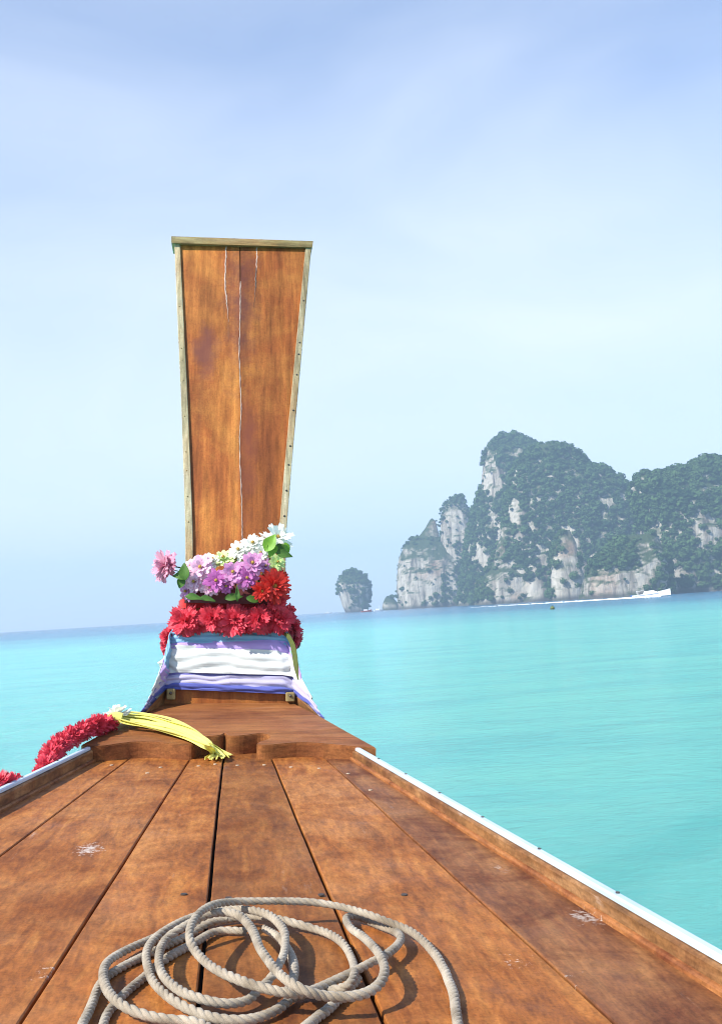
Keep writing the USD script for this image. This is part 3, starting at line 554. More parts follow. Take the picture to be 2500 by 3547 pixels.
# ------------------------------------------------------------------ sashes tied round the foot of the post
E = [((387, 1408), (640, 1410), (-6, 46), (20, 48)), ((384, 1441), (641, 1437), (-12, 58), (24, 56)), ((384, 1445), (642, 1460), (-20, 70), (28, 66)), ((378, 1505), (651, 1513), (-40, 58), (50, 64)),
     ((376, 1516), (652, 1519), (-42, 56), (54, 62)), ((374, 1533), (655, 1546), (-48, 54), (60, 58)), ((372, 1545), (657, 1557), (-53, 52), (66, 55))]
def loop(e, lift, low):
    (flx, fly), (frx, fry), (ldx, ldy), (rdx, rdy) = e
    k = (1545 - fly)/130.0
    Yf = 4.222 + 0.05*max(k, 0) - lift
    YL = 4.06 + 0.16*max(0, min(1, k)) - lift*0.5
    FL, FR = on_y(flx, fly, Yf), on_y(frx, fry, Yf)
    L, Rr = on_y(flx + ldx - lift*200, fly + ldy, YL), on_y(frx + rdx + lift*200, fry + rdy, YL)
    bk = np.array([(FL[0] + FR[0])/2, 4.98, L[2] - 0.02])
    BL = np.array([L[0]*0.55 + bk[0]*0.45 - 0.02, 4.55, L[2] - 0.12]); BR = np.array([Rr[0]*0.55 + bk[0]*0.45 + 0.02, 4.55, Rr[2] - 0.12])
    path = [(FL*0.5 + FR*0.5), FR*0.93 + FL*0.07, FR + [0.004, 0.01, -0.006], FR*0.5 + Rr*0.5 + [0.006, -0.004, 0.004], Rr, BR, bk, BL, L, FL*0.5 + L*0.5 + [-0.006, -0.004, 0.004], FL + [-0.004, 0.01, -0.006], FL*0.93 + FR*0.07, (FL*0.5 + FR*0.5)]
    nseg = [18, 5, 8, 8, 8, 6, 6, 8, 8, 8, 5, 18]; out = []
    for i, n in enumerate(nseg): out += [path[i] + (path[i+1] - path[i])*t for t in np.linspace(0, 1, n, endpoint=False)]
    return np.array(out)
def sash(name_label, e0, e1, mat_, lift, seed, wr=0.009, folds=3):
    a, b = loop(e0, lift, 0), loop(e1, lift, 0); n = 13
    t = np.linspace(0, 1, n)[None, :, None]
    G = a[:, None]*(1 - t) + b[:, None]*t
    # folds that run along the cloth, and a soft belly
    s = ((np.arange(len(a)) + len(a)//2) % len(a))/len(a)
    ph = meshkit.fbm(np.stack([s*9, 0*s + seed, 0*s], 1), 2, seed)[:, None]
    fold = np.sin((t[..., 0]*folds + ph*1.5)*2*np.pi)*wr*0.5 + (meshkit.fbm(np.stack(np.broadcast_arrays(s[:, None]*14, t[..., 0]*4, seed + 0*t[..., 0]), -1), 3, seed) - 0.5)*wr*1.6 + np.sin(t[..., 0]*np.pi)*wr*0.6
    cen = G.mean(axis=(0, 1)); dirn = G - cen; dirn[..., 2] *= 0; dirn /= np.linalg.norm(dirn, axis=2, keepdims=True) + 1e-9
    fr = (np.abs(dirn[..., 0]) < 0.8)[..., None]
    G = G + fold[..., None]*np.where(dirn[..., 1:2] < 0.3, np.stack([dirn[..., 0]*0.6, -np.abs(dirn[..., 1])*0 - 0.8, 0*dirn[..., 0]], -1), dirn)
    th = Thing('sash', G.min(axis=(0, 1))*[0, 0, 1] + np.array([cen[0], cen[1], 0]), name_label, 'sash', 'cloth sashes tied round the foot of the bow post')
    m = shell(np.concatenate([G, G[:1]]), 0.003); m.fix_normals()
    th.part('cloth', m, mat_, smooth=60); return th
C_blue, C_lilac, C_white, C_violet, C_lav, C_royal = (cloth('cloth_sky_blue', (0.26, 0.50, 0.72)), cloth('cloth_lilac', (0.52, 0.38, 0.78)), cloth('cloth_white', (0.70, 0.72, 0.70), 0.88), cloth('cloth_violet', (0.20, 0.19, 0.50)), cloth('cloth_lavender', (0.52, 0.49, 0.68)), cloth('cloth_royal_blue', (0.11, 0.13, 0.44)))
def mixe(a, b, t): return tuple(tuple(np.asarray(x)*(1-t) + np.asarray(y)*t) for x, y in zip(a, b))
sash('pale blue cloth sash just under the red flowers of the bow garland', E[0], mixe(E[1], E[2], 0.4), C_blue, 0.002, 3)
sash('narrow lilac cloth band between the pale blue and the white sash', mixe(E[1], E[2], -0.1), mixe(E[2], E[3], 0.15), C_lilac, 0.006, 5, folds=1)
sash('broad white cloth sash wrapped around the foot of the bow post', E[2], mixe(E[3], E[4], 0.2), C_white, 0.014, 8, wr=0.013, folds=2.6)
sash('thin violet cloth band below the broad white sash', mixe(E[2], E[3], 0.93), E[4], C_violet, 0.004, 13, wr=0.003, folds=1)
sash('pale lavender cloth sash above the dark blue edge', mixe(E[3], E[4], 0.7), mixe(E[5], E[6], 0.2), C_lav, 0.006, 17, folds=2)
sash('dark royal blue cloth band lowest around the post with trailing ends', mixe(E[4], E[5], 0.85), E[6], C_royal, 0.009, 21, folds=1)
# olive ribbon hanging down the right side
q = [on_y(x, y, Y) for x, y, Y in [(640, 1420, 4.24), (648, 1428, 4.20), (655, 1445, 4.16), (660, 1470, 4.13), (664, 1495, 4.11), (668, 1522, 4.10)]]
q = spline(q, 0.01); n = len(q); wv = np.interp(np.linspace(0, 1, n), [0, 0.3, 0.8, 1], [0.022, 0.028, 0.020, 0.006])
G = np.stack([q + np.stack([-wv*k*0.35, wv*k*0.9, 0.006*np.sin(k*4 + np.arange(n)*0.4)], 1) for k in np.linspace(-1, 1, 7)], 1)
rb = Thing('ribbon', q[-1], 'olive green ribbon hanging down the right side of the sashes', 'ribbon'); rb.part('cloth', shell(G, 0.002), cloth('cloth_olive', (0.09, 0.12, 0.02)), smooth=60)

# ------------------------------------------------------------------ flowers
def basis(n):
    n = np.asarray(n, float)/np.linalg.norm(n); a = np.cross(n, [0.31, 0.2, 0.93]); a /= np.linalg.norm(a); return a, np.cross(n, a), n
def bloom(c, n, R, layers, seed, nu=5, nv=5):
    """a flower head: layers = (petal count, length, width, tilt from the axis, curl, ruffle)."""
    r = np.random.default_rng(seed); a, b, nn = basis(n); vs, fs, k = [], [], 0
    jit = 0.16 if layers[0][5] > 0.2 else 0.09
    for cnt, ln, wd, tilt, curl, ruf in layers:
        for i in range(cnt):
            ph = 2*np.pi*(i + r.uniform(-0.25, 0.25))/cnt + r.uniform(0, 0.3); t0 = tilt + r.normal()*jit; L = R*ln*r.uniform(1 - 2.2*jit, 1 + 1.2*jit); wdt = R*wd*r.uniform(0.85, 1.15)
            out = a*math.cos(ph) + b*math.sin(ph); side = np.cross(nn, out)
            s = np.linspace(0, 1, nu)[:, None]; w_ = np.linspace(-1, 1, nv)[None, :]
            an = t0 + curl*s
            dl = np.concatenate([[[0]], np.cumsum((np.sin((an[1:] + an[:-1])/2))*L/(nu-1), 0).reshape(-1, 1)]); dz = np.concatenate([[[0]], np.cumsum((np.cos((an[1:] + an[:-1])/2))*L/(nu-1), 0).reshape(-1, 1)])
            prof = np.interp(s, [0, 0.35, 0.75, 0.92, 1], [0.25, 0.7, 1.0, 0.9, 0.45 if ruf < 0.1 else 0.75])
            rw = ruf*R*s*np.sin(w_*3.0*2 + r.uniform(0, 6))*0.5 + r.normal(size=(nu, nv))*R*ruf*0.12*s
            cup = -0.12*R*wd*(w_**2)*(1 - s)
            P = c + (dl + rw*0.4 + 0*w_)[..., None]*out + (dz + rw*0.6 + cup)[..., None]*nn + (prof*w_*wdt)[..., None]*side
            if ruf >= 0.1: P[-1] += (r.normal(size=(nv, 1))*0.05*R)*out
            vs.append(P.reshape(-1, 3)); fs.append(grid_faces(nu, nv) + k); k += nu*nv
    return TM(np.vstack(vs), np.vstack(fs))
CARN = [(13, 0.95, 0.25, 1.75, 0.25, 0.26), (13, 0.98, 0.25, 1.35, 0.35, 0.28), (12, 0.95, 0.24, 1.0, 0.35, 0.30), (10, 0.90, 0.22, 0.65, 0.35, 0.30), (8, 0.80, 0.20, 0.3, 0.3, 0.28)]
RUF = [(11, 1.0, 0.24, 1.35, 0.25, 0.26), (11, 1.0, 0.24, 0.95, 0.3, 0.28), (9, 0.95, 0.22, 0.55, 0.3, 0.28), (6, 0.85, 0.2, 0.2, 0.3, 0.26)]
MUM = [(20, 1.0, 0.11, 1.65, 0.35, 0.03), (18, 0.98, 0.11, 1.3, 0.3, 0.03), (16, 0.92, 0.10, 1.0, 0.3, 0.03), (12, 0.85, 0.10, 0.7, 0.25, 0.03), (9, 0.7, 0.09, 0.35, 0.2, 0.03)]
DAISY = [(11, 1.0, 0.20, 1.45, 0.2, 0.06), (10, 0.85, 0.19, 1.05, 0.35, 0.06), (8, 0.65, 0.16, 0.7, 0.3, 0.06), (5, 0.42, 0.12, 0.3, 0.2, 0.05)]
LILY = [(7, 1.15, 0.20, 1.2, 0.45, 0.10), (6, 1.0, 0.20, 0.8, 0.5, 0.10), (5, 0.7, 0.16, 0.4, 0.4, 0.08)]
P_red = petals('petals_crimson', (0.55, 0.008, 0.030), (0.95, 0.11, 0.17)); P_scar = petals('petals_scarlet', (0.45, 0.006, 0.006), (0.85, 0.06, 0.035)); P_mag = petals('petals_magenta', (0.42, 0.05, 0.34), (0.80, 0.34, 0.70))
P_vio = petals('petals_violet', (0.52, 0.13, 0.42), (0.90, 0.60, 0.80)); P_pink = petals('petals_pale_pink', (0.72, 0.36, 0.55), (0.90, 0.76, 0.86)); P_wht = petals('petals_white', (0.80, 0.82, 0.72), (0.92, 0.92, 0.88))
P_lime = petals('petals_lime', (0.55, 0.72, 0.22), (0.82, 0.90, 0.55)); P_rose = petals('petals_rose', (0.62, 0.14, 0.28), (0.86, 0.60, 0.70))
M_leaf = petals('leaf_green', (0.05, 0.13, 0.02), (0.14, 0.30, 0.04), 0.35); M_leafb = petals('leaf_bright', (0.16, 0.40, 0.03), (0.38, 0.62, 0.08), 0.4); M_stem = plain('stem_green', (0.06, 0.09, 0.03), 0.6); M_cord = plain('dark_cord', (0.10, 0.018, 0.02), 0.7); M_band = cloth('cloth_red', (0.50, 0.02, 0.02)); M_ctr = plain('flower_centre', (0.35, 0.22, 0.04), 0.8, 0.4, 200)
Z1 = lambda x, y: (291 + x*0.28, 1132.6 + y*0.28)
# garland 1: red carnations on a cord round the post
g1p = [(292, 1190, 4.30), (290, 1090, 4.30), (320, 1000, 4.26), (450, 930, 4.20), (640, 915, 4.18), (830, 920, 4.18), (1020, 925, 4.18), (1200, 920, 4.21), (1300, 970, 4.28), (1335, 1060, 4.36), (1335, 1130, 4.42)]
g1 = Thing('flower_garland', on_y(*Z1(820, 1000), 4.22), 'crimson carnation garland ringing the bow post above the cloth sashes', 'garland', 'red flower garlands on the boat')
cp = np.array([on_y(*Z1(x, y), Y + 0.125) for x, y, Y in g1p]); back = np.array([[cp[-1][0] - 0.05, 4.72, cp[-1][2]], [(cp[0][0] + cp[-1][0])/2, 4.80, cp[0][2] + 0.05], [cp[0][0] + 0.05, 4.72, cp[0][2]]])
g1.part('cord', tube(spline(np.vstack([cp, back, cp[:1]]), 0.015), 0.012, 8), M_cord, smooth=60)
heads = [(440, 925, 4.17, 128, (-0.25, -1, 0.25)), (660, 905, 4.16, 118, (-0.1, -1, 0.1)), (840, 915, 4.15, 132, (0, -1, 0.2)), (1030, 915, 4.15, 122, (0.1, -1, 0.05)), (1200, 915, 4.17, 118, (0.3, -1, 0.15)),
         (550, 960, 4.19, 92, (-0.1, -1, -0.4)), (745, 950, 4.18, 90, (0, -1, -0.3)), (935, 965, 4.18, 92, (0.1, -1, -0.4)), (1110, 960, 4.19, 90, (0.2, -1, -0.3)), (370, 960, 4.22, 80, (-0.7, -0.8, 0)), (1275, 860, 4.27, 90, (0.8, -0.7, 0.3)),
         (1320, 980, 4.31, 92, (0.9, -0.5, 0)), (1330, 1080, 4.37, 88, (0.9, -0.4, -0.3)), (285, 1050, 4.24, 66, (-0.6, -0.8, 0)), (282, 1120, 4.25, 64, (-0.7, -0.7, -0.3)), (290, 1175, 4.26, 52, (-0.5, -0.7, -0.5))]
for i, (x, y, Y, rz, nn) in enumerate(heads):
    Rm = rz*0.28*Y/F; c = on_y(*Z1(x, y), Y + (0.062 if 330 < x < 1260 else 0.045))
    g1.part('carnation', bloom(c - np.asarray(nn)/np.linalg.norm(nn)*0.012, nn, Rm, CARN, 100 + i), P_red, smooth=70)
g1.part('white_tuft', bloom(on_y(*Z1(290, 1220), 4.27), (-0.3, -0.6, -1), 0.045, [(14, 1.0, 0.25, 0.5, 0.2, 0.1), (8, 0.9, 0.25, 0.2, 0.2, 0.1)], 130), P_wht, smooth=70)
bnd = spline([on_y(*Z1(x, y), Y) for x, y, Y in [(395, 800, 4.46), (420, 785, 4.32), (500, 780, 4.275), (760, 788, 4.265), (1000, 800, 4.27), (1120, 810, 4.30), (1180, 815, 4.42)]], 0.015)
G = np.stack([bnd + [0, 0.0, k] for k in np.linspace(0.016, -0.022, 5)], 1); g1.part('red_band', shell(G, 0.004), M_band, smooth=60)
# bouquet above it
bq = Thing('flower_bouquet', on_y(*Z1(820, 770), 4.28), 'bunch of white, purple and scarlet cloth flowers tied on the bow post', 'bouquet')
fl = [('white_flower', LILY, P_wht, 1190, 245, 4.19, 118, (0.3, -0.8, 0.5)), ('white_flower', LILY, P_wht, 1260, 250, 4.23, 80, (0.9, -0.5, 0.2)), ('white_flower', DAISY, P_wht, 985, 290, 4.19, 105, (0, -0.8, 0.6)), ('white_flower', LILY, P_wht, 1105, 235, 4.22, 76, (0, -0.5, 0.9)), ('white_flower', DAISY, P_wht, 865, 345, 4.18, 100, (-0.2, -0.8, 0.5)),
      ('white_flower', DAISY, P_wht, 1050, 375, 4.17, 82, (0.1, -1, 0.2)), ('lime_flower', DAISY, P_lime, 745, 405, 4.18, 98, (-0.2, -0.7, 0.7)), ('white_flower', DAISY, P_wht, 660, 420, 4.18, 90, (-0.2, -0.7, 0.7)), ('lime_flower', DAISY, P_lime, 1190, 450, 4.15, 76, (0.3, -1, 0.2)), ('lime_flower', DAISY, P_lime, 850, 420, 4.19, 74, (0, -1, 0.3)),
      ('pink_flower', DAISY, P_pink, 560, 490, 4.15, 118, (-0.2, -1, 0.3)), ('pink_flower', DAISY, P_pink, 640, 430, 4.19, 70, (0, -1, 0.4)), ('pink_flower', DAISY, P_pink, 505, 610, 4.15, 98, (-0.4, -1, 0)), ('pink_flower', DAISY, P_pink, 640, 665, 4.14, 88, (-0.1, -1, -0.2)), ('pink_flower', DAISY, P_vio, 435, 690, 4.19, 86, (-0.7, -0.8, -0.1)), ('pink_flower', DAISY, P_pink, 480, 480, 4.2, 84, (-0.6, -0.8, 0.3)),
      ('purple_flower', DAISY, P_mag, 690, 600, 4.12, 104, (0, -1, 0.1)), ('purple_flower', DAISY, P_vio, 825, 530, 4.12, 108, (0, -1, 0.2)), ('purple_flower', DAISY, P_vio, 985, 455, 4.12, 112, (0.1, -1, 0.4)), ('purple_flower', DAISY, P_mag, 940, 580, 4.11, 96, (0.1, -1, 0)), ('purple_flower', DAISY, P_vio, 910, 640, 4.12, 66, (0, -1, -0.3)), ('purple_flower', DAISY, P_mag, 770, 650, 4.13, 74, (0, -1, -0.2)), ('purple_flower', DAISY, P_vio, 1090, 480, 4.14, 66, (0.2, -1, 0.2)),
      ('scarlet_flower', MUM, P_scar, 1165, 645, 4.12, 150, (0.35, -1, 0.15)), ('scarlet_flower', MUM, P_scar, 1060, 690, 4.10, 96, (-0.1, -1, -0.1)), ('scarlet_flower', CARN, P_red, 1195, 770, 4.16, 96, (0.4, -0.9, -0.2)), ('scarlet_flower', MUM, P_scar, 1225, 570, 4.17, 92, (0.6, -0.7, 0.3))]
for i, (nm, lay, mm, x, y, Y, rz, nn) in enumerate(fl):
    c = on_y(*Z1(x, y), Y + 0.03); nv_ = np.asarray(nn)/np.linalg.norm(nn)
    p = bq.part(nm, bloom(c - nv_*0.02, nn, rz*0.28*Y/F, lay, 200 + i), mm, smooth=70)
    root = on_y(*Z1(830 + (x - 830)*0.35, 800), 4.27)
    bq.part('stem', tube(spline([c - nv_*0.02, c - nv_*0.05 + [0, 0.02, -0.02], root*0.6 + c*0.4 + [0, 0.05, 0], root], 0.02), 0.0035, 6), M_stem, smooth=60, parent=p)
    d = trimesh.creation.icosphere(1, rz*0.28*Y/F*0.13); d.apply_translation(c - nv_*0.004); bq.part('centre', d, M_ctr, smooth=60, parent=p)
# the pale pink flower that sticks out to the left
c = on_y(*Z1(265, 490), 4.20); p = bq.part('pink_flower', bloom(c + [0.012, 0, 0], (-0.8, -0.55, 0.05), 0.060, CARN, 260), P_rose, smooth=70)
bq.part('stem', tube(spline([c + [0.02, 0, 0], on_y(*Z1(370, 495), 4.22), on_y(*Z1(450, 530), 4.24), on_y(*Z1(560, 700), 4.29)], 0.015), 0.003, 6), M_stem, parent=p); bq.part('stem', tube(spline([c + [0.02, 0, -0.012], on_y(*Z1(370, 525), 4.22), on_y(*Z1(450, 550), 4.24)], 0.015), 0.002, 6), M_stem, parent=p)
def leaf(c, d, nrm, L, wd, seed):
    d = np.asarray(d, float)/np.linalg.norm(d); nrm = np.asarray(nrm, float); nrm -= d*np.dot(d, nrm); nrm /= np.linalg.norm(nrm); sd = np.cross(d, nrm)
    s = np.linspace(0, 1, 9)[:, None]; k = np.linspace(-1, 1, 5)[None, :]
    wv = np.sin(np.pi*np.clip(s, 0.02, 0.985)**0.8)*wd
    P = c + (s*L)[..., None]*d + (wv*k)[..., None]*sd + (-0.25*L*s**2 + 0.35*wv*np.abs(k) + 0.03*L*np.sin(s*9 + seed)*k)[..., None]*nrm
    return shell(P, 0.001)
for i, (x, y, Y, dd, nn, L, wd, mm) in enumerate([(1085, 370, 4.13, (0.45, -0.2, 0.85), (-0.1, -1, 0.2), 0.075, 0.026, M_leafb), (1150, 300, 4.14, (-0.2, -0.3, -0.9), (0.2, -1, 0), 0.06, 0.022, M_leafb), (1170, 380, 4.13, (0.9, -0.1, -0.15), (0, -1, 0.3), 0.065, 0.018, M_leaf), (1180, 310, 4.14, (0.5, -0.1, -0.7), (0.1, -1, 0), 0.055, 0.018, M_leaf), (1240, 300, 4.16, (0.3, 0, -0.9), (0.3, -1, 0), 0.05, 0.015, M_leafb),
                                                   (445, 600, 4.16, (-0.15, -0.2, 1), (-0.3, -1, 0), 0.066, 0.022, M_leaf), (470, 570, 4.17, (-1, -0.1, 0.1), (0, -1, 0.4), 0.06, 0.020, M_leaf), (430, 580, 4.18, (-0.4, 0, -0.9), (-0.2, -1, 0.1), 0.045, 0.018, M_leaf), (440, 735, 4.13, (1, -0.1, 0.0), (0, -0.8, 0.6), 0.07, 0.016, M_leaf), (560, 745, 4.15, (1, 0, -0.05), (0, -0.8, 0.6), 0.06, 0.014, M_leaf), (760, 750, 4.17, (0.9, 0, 0.2), (0, -1, 0.4), 0.07, 0.016, M_leaf), (860, 770, 4.15, (0.02, -0.1, 1), (0.3, -1, 0), 0.06, 0.009, M_leaf), (930, 745, 4.17, (0.9, 0, -0.1), (0, -1, 0.3), 0.06, 0.016, M_leaf)]):
    bq.part('leaf', leaf(on_y(*Z1(x, y), Y), dd, nn, L, wd, i), mm, smooth=70)
wrp = spline([on_y(*Z1(x, y), Y) for x, y, Y in [(420, 745, 4.46), (440, 740, 4.30), (520, 742, 4.235), (820, 748, 4.23), (1080, 752, 4.24), (1180, 755, 4.33), (1190, 755, 4.46)]], 0.02)
bq.part('tie', shell(np.stack([wrp + [0, 0, k] for k in np.linspace(0.05, -0.02, 6)], 1), 0.004), M_cord, smooth=60)

# ------------------------------------------------------------------ garland 2 with the yellow tassel, over the left gunwale
g2 = Thing('flower_garland', on_y(180, 1680, 3.5), 'red flower garland draped over the left gunwale with a yellow tassel', 'garland', 'red flower garlands on the boat')
rp = spline([on_y(x, y, Y) for x, y, Y in [(252, 1620, 3.80), (215, 1628, 3.72), (170, 1648, 3.60), (132, 1672, 3.48), (112, 1702, 3.36), (96, 1745, 3.22), (70, 1785, 3.08), (40, 1775, 2.98), (20, 1757, 2.90), (-20, 1775, 2.80)]], 0.010)
g2.part('cord', tube(rp, 0.010, 8), M_cord, smooth=60)
k = 0; rq = np.random.default_rng(3)
for i in range(1, len(rp) - 1, 3):
    T = rp[min(i+1, len(rp)-1)] - rp[i-1]; T /= np.linalg.norm(T); a, b, _ = basis(T)
    Rr = (0.033 if i < len(rp)*0.55 else 0.03)*rq.uniform(0.8, 1.2)
    for j in range(3):
        an = k*1.1 + j*2.1; d = a*math.cos(an) + b*math.sin(an)
        g2.part('ruffled_flower', bloom(rp[i] + d*0.004, d + 0.25*T, Rr, RUF, 300 + 3*i + j), P_red, smooth=70)
    k += 1
g2.part('white_tuft', bloom(on_y(262, 1604, 3.84), (-0.3, -0.1, 1), 0.045, [(12, 1.1, 0.3, 1.5, 0.1, 0.15), (12, 1.0, 0.3, 1.0, 0.2, 0.15), (8, 0.8, 0.3, 0.4, 0.2, 0.15)], 390), P_wht, smooth=70)
yel = cloth('cloth_yellow', (0.92, 0.89, 0.22), 0.80, 0.25)
knot = on_y(256, 1612, 3.80)
def onp(x, y, h): return on_plane(x, y, A0 + nP*h, nP)
for j in range(11):
    t = j/10.0; e = (j*7 % 11)/10.0
    pth = [knot + [0, 0, 0.012*(e - 0.5)], onp(285 + 4*e, 1601 + 22*t, 0.02 + 0.012*e), onp(335, 1606 + 26*t, 0.012 + 0.014*e), onp(385 + 6*t, 1617 + 32*t + 3*math.sin(j), 0.008 + 0.012*e), onp(430 - 6*t + 8*e, 1640 + 22*t, 0.006 + 0.01*e), on_z(468 - 12*t + 6*e, 1664 + 14*t, 0.045 + 0.006*e), on_z(492 - 20*t + 5*e, 1684 + 6*t, 0.014 + 0.012*e), on_z(516 - 54*t + 3*math.sin(j*2.3), 1695 + 6*t + 4*e, 0.006 + 0.008*e)]
    pth = [p + (np.array([0.35, 0.25, 0.6])*(rq.random(3) - 0.5)*0.016 if 0 < ii < 7 else 0) for ii, p in enumerate(pth)]
    q = spline(pth, 0.012); n = len(q)
    T = np.gradient(q, axis=0); T /= np.linalg.norm(T, axis=1, keepdims=True); sd = np.cross(T, [0, 0, 1.0]); sd /= np.linalg.norm(sd, axis=1, keepdims=True)
    an = np.linspace(0, 1.3*math.sin(j*1.7), n) + 0.4*math.sin(j*2.9); wd = np.interp(np.linspace(0, 1, n), [0, 0.08, 0.6, 1], [0.009, 0.013, 0.012, 0.010])
    kk = np.linspace(-1, 1, 7)
    G = q[:, None] + (wd[:, None]*kk*np.cos(an)[:, None])[..., None]*sd[:, None] + (wd[:, None]*(kk*np.sin(an)[:, None]*0.5 + 0.35*np.abs(np.sin(kk*2.5))))[..., None]*np.array([0, 0, 1.0])
    g2.part('tassel_strip', shell(G, 0.0018), yel, smooth=60)
g2.part('tassel_knot', tube(spline([knot + [-0.02, 0, -0.01], knot + [0, 0, 0.004], knot + [0.025, 0, 0.0]], 0.006), 0.02, 10), yel, smooth=60)

# ------------------------------------------------------------------ coiled rope on the deck
Z7 = lambda x, y: (194.2 + x*0.56, 1974 + y*0.56)
RR = 0.0065
main = [(1080, 395, 1), (1030, 455, 1), (960, 520, 1), (890, 575, 1), (800, 640, 1), (650, 680, 1), (540, 640, 1), (460, 585, 1.1), (400, 566, 1.2), (310, 560, 1.4), (205, 535, 2), (125, 492, 3), (80, 440, 3.2), (64, 385, 3), (82, 332, 2.5), (150, 287, 2), (270, 232, 1.6), (370, 185, 1.2), (460, 175, 1), (560, 160, 1), (660, 145, 1.6), (760, 158, 2.4), (860, 182, 1.6), (960, 212, 1.2), (1030, 258, 1.2), (1068, 320, 1.5), (1072, 372, 3), (1050, 420, 3), (980, 440, 1.5), (900, 452, 1.2), (830, 470, 1.2), (770, 515, 1.2), (690, 550, 1.2), (590, 562, 1.3), (480, 545, 1.5), (390, 508, 2), (315, 455, 2.5), (260, 388, 3), (240, 312, 3.2), (256, 250, 3.5), (310, 205, 4), (400, 158, 4), (500, 128, 4.5), (600, 116, 5), (690, 128, 5), (755, 160, 5), (795, 220, 5), (798, 280, 5), (770, 345, 4.2), (735, 400, 3), (690, 440, 2.5), (650, 480, 2), (560, 494, 2.5), (450, 472, 3.5), (360, 432, 4), (306, 372, 4), (292, 300, 4), (312, 240, 4.3), (365, 200, 5.4), (440, 158, 6.4), (500, 134, 7), (560, 130, 7), (614, 147, 7), (656, 195, 7), (692, 268, 7.5), (744, 342, 7.5), (806, 402, 7.5), (874, 443, 6.5), (945, 463, 5), (1035, 468, 4.5), (1118, 450, 4.5), (1174, 406, 5.2), (1190, 350, 5.5), (1168, 290, 5), (1115, 235, 4.2), (1060, 190, 3.2), (1042, 152, 2.4), (1090, 146, 1.6), (1165, 178, 1.2), (1240, 208, 1.8), (1256, 244, 3), (1205, 294, 3.2), (1110, 347, 3.2), (1020, 390, 2.6), (930, 432, 2.5), (850, 455, 4), (760, 445, 5.2), (640, 412, 6), (520, 358, 6.2), (442, 292, 6.5), (413, 222, 8), (436, 152, 9), (500, 102, 9), (600, 86, 7.5), (750, 84, 6.5), (900, 88, 5.5), (1030, 108, 4.6), (1180, 155, 3.8), (1310, 212, 2.5), (1400, 310, 1.6), (1455, 430, 1.2), (1480, 560, 1), (1495, 700, 1), (1460, 860, 1)]
second = [(640, 205, 1), (520, 205, 1), (420, 258, 1), (320, 312, 1), (235, 388, 1), (140, 470, 1), (85, 540, 1), (60, 620, 1), (10, 660, 1), (-20, 600, 1.4), (22, 500, 1.4), (55, 420, 1.2), (110, 368, 1), (240, 300, 1), (400, 225, 1), (500, 165, 2.5), (560, 150, 3)]
third = [(715, 195, 2), (765, 230, 2.4), (812, 300, 2.6), (826, 380, 2.6), (800, 450, 2.2)]
def rope_mesh(path):
    q = spline([on_z(*Z7(x, y), z=0.0060*h + 0.001) for x, y, h in path], 0.0035)
    for _ in range(6): q[1:-1] = (q[:-2] + 2*q[1:-1] + q[2:])/4
    s = np.concatenate([[0], np.cumsum(np.linalg.norm(np.diff(q, axis=0), axis=1))])
    T = np.gradient(q, axis=0); T /= np.linalg.norm(T, axis=1, keepdims=True); N = np.cross(T, [0, 0, 1.0]); N /= np.linalg.norm(N, axis=1, keepdims=True); B = np.cross(T, N)
    out = []; wv = meshkit.fbm(np.stack([s*9, 0*s, 0*s + len(path)], 1), 3, 4) - 0.5; RR = 0.0058*(1 + 0.28*wv)[:, None]; q = q + np.stack([wv, np.roll(wv, 37), 0*wv], 1)*0.006
    for k in range(3):
        ph = 2*np.pi*(s/0.033 + k/3.0 + 0.9*wv)
        out.append(tube(q + 0.46*RR*(np.cos(ph)[:, None]*N + np.sin(ph)[:, None]*B), 0.60*RR[:, 0], 7))
    return cat(*out)
M_rope = mat('rope_fibre', {'tc': ('texture_coordinate', {}), 'n': ('noise_texture', {'scale': 25.0, 'detail': 5.0}), 'n2': ('noise_texture', {'scale': 900.0, 'detail': 3.0}),
                            'r': ('rgb_ramp', {'ramp': [(0.3, (0.20, 0.16, 0.11)), (0.5, (0.345, 0.29, 0.215)), (0.72, (0.47, 0.41, 0.32))]}), 'r2': ('rgb_ramp', {'ramp': [(0.3, (0.72,)*3), (0.7, (1.1,)*3)]}), 'm': ('mix_color', {'blend_type': 'multiply', 'fac': 1.0, 'use_clamp': False}),
                            'b': ('bump', {'strength': 0.6, 'distance': 0.0012}), 'p': ('principled_bsdf', {'roughness': 0.9, 'sheen_weight': 0.2, 'specular_ior_level': 0.2})},
             [('tc.object', 'n.vector'), ('tc.object', 'n2.vector'), ('n.fac', 'r.fac'), ('n2.fac', 'r2.fac'), ('r.color', 'm.a'), ('r2.color', 'm.b'), ('m.result', 'p.base_color'), ('n2.fac', 'b.height'), ('b.normal', 'p.normal')], surface='p.BSDF')
rope = Thing('rope', on_z(*Z7(700, 300)), 'loose coil of pale twisted rope lying on the deck planks', 'rope')
rope.part('rope_coil', cat(rope_mesh(main), rope_mesh(second), rope_mesh(third)), M_rope, smooth=60)

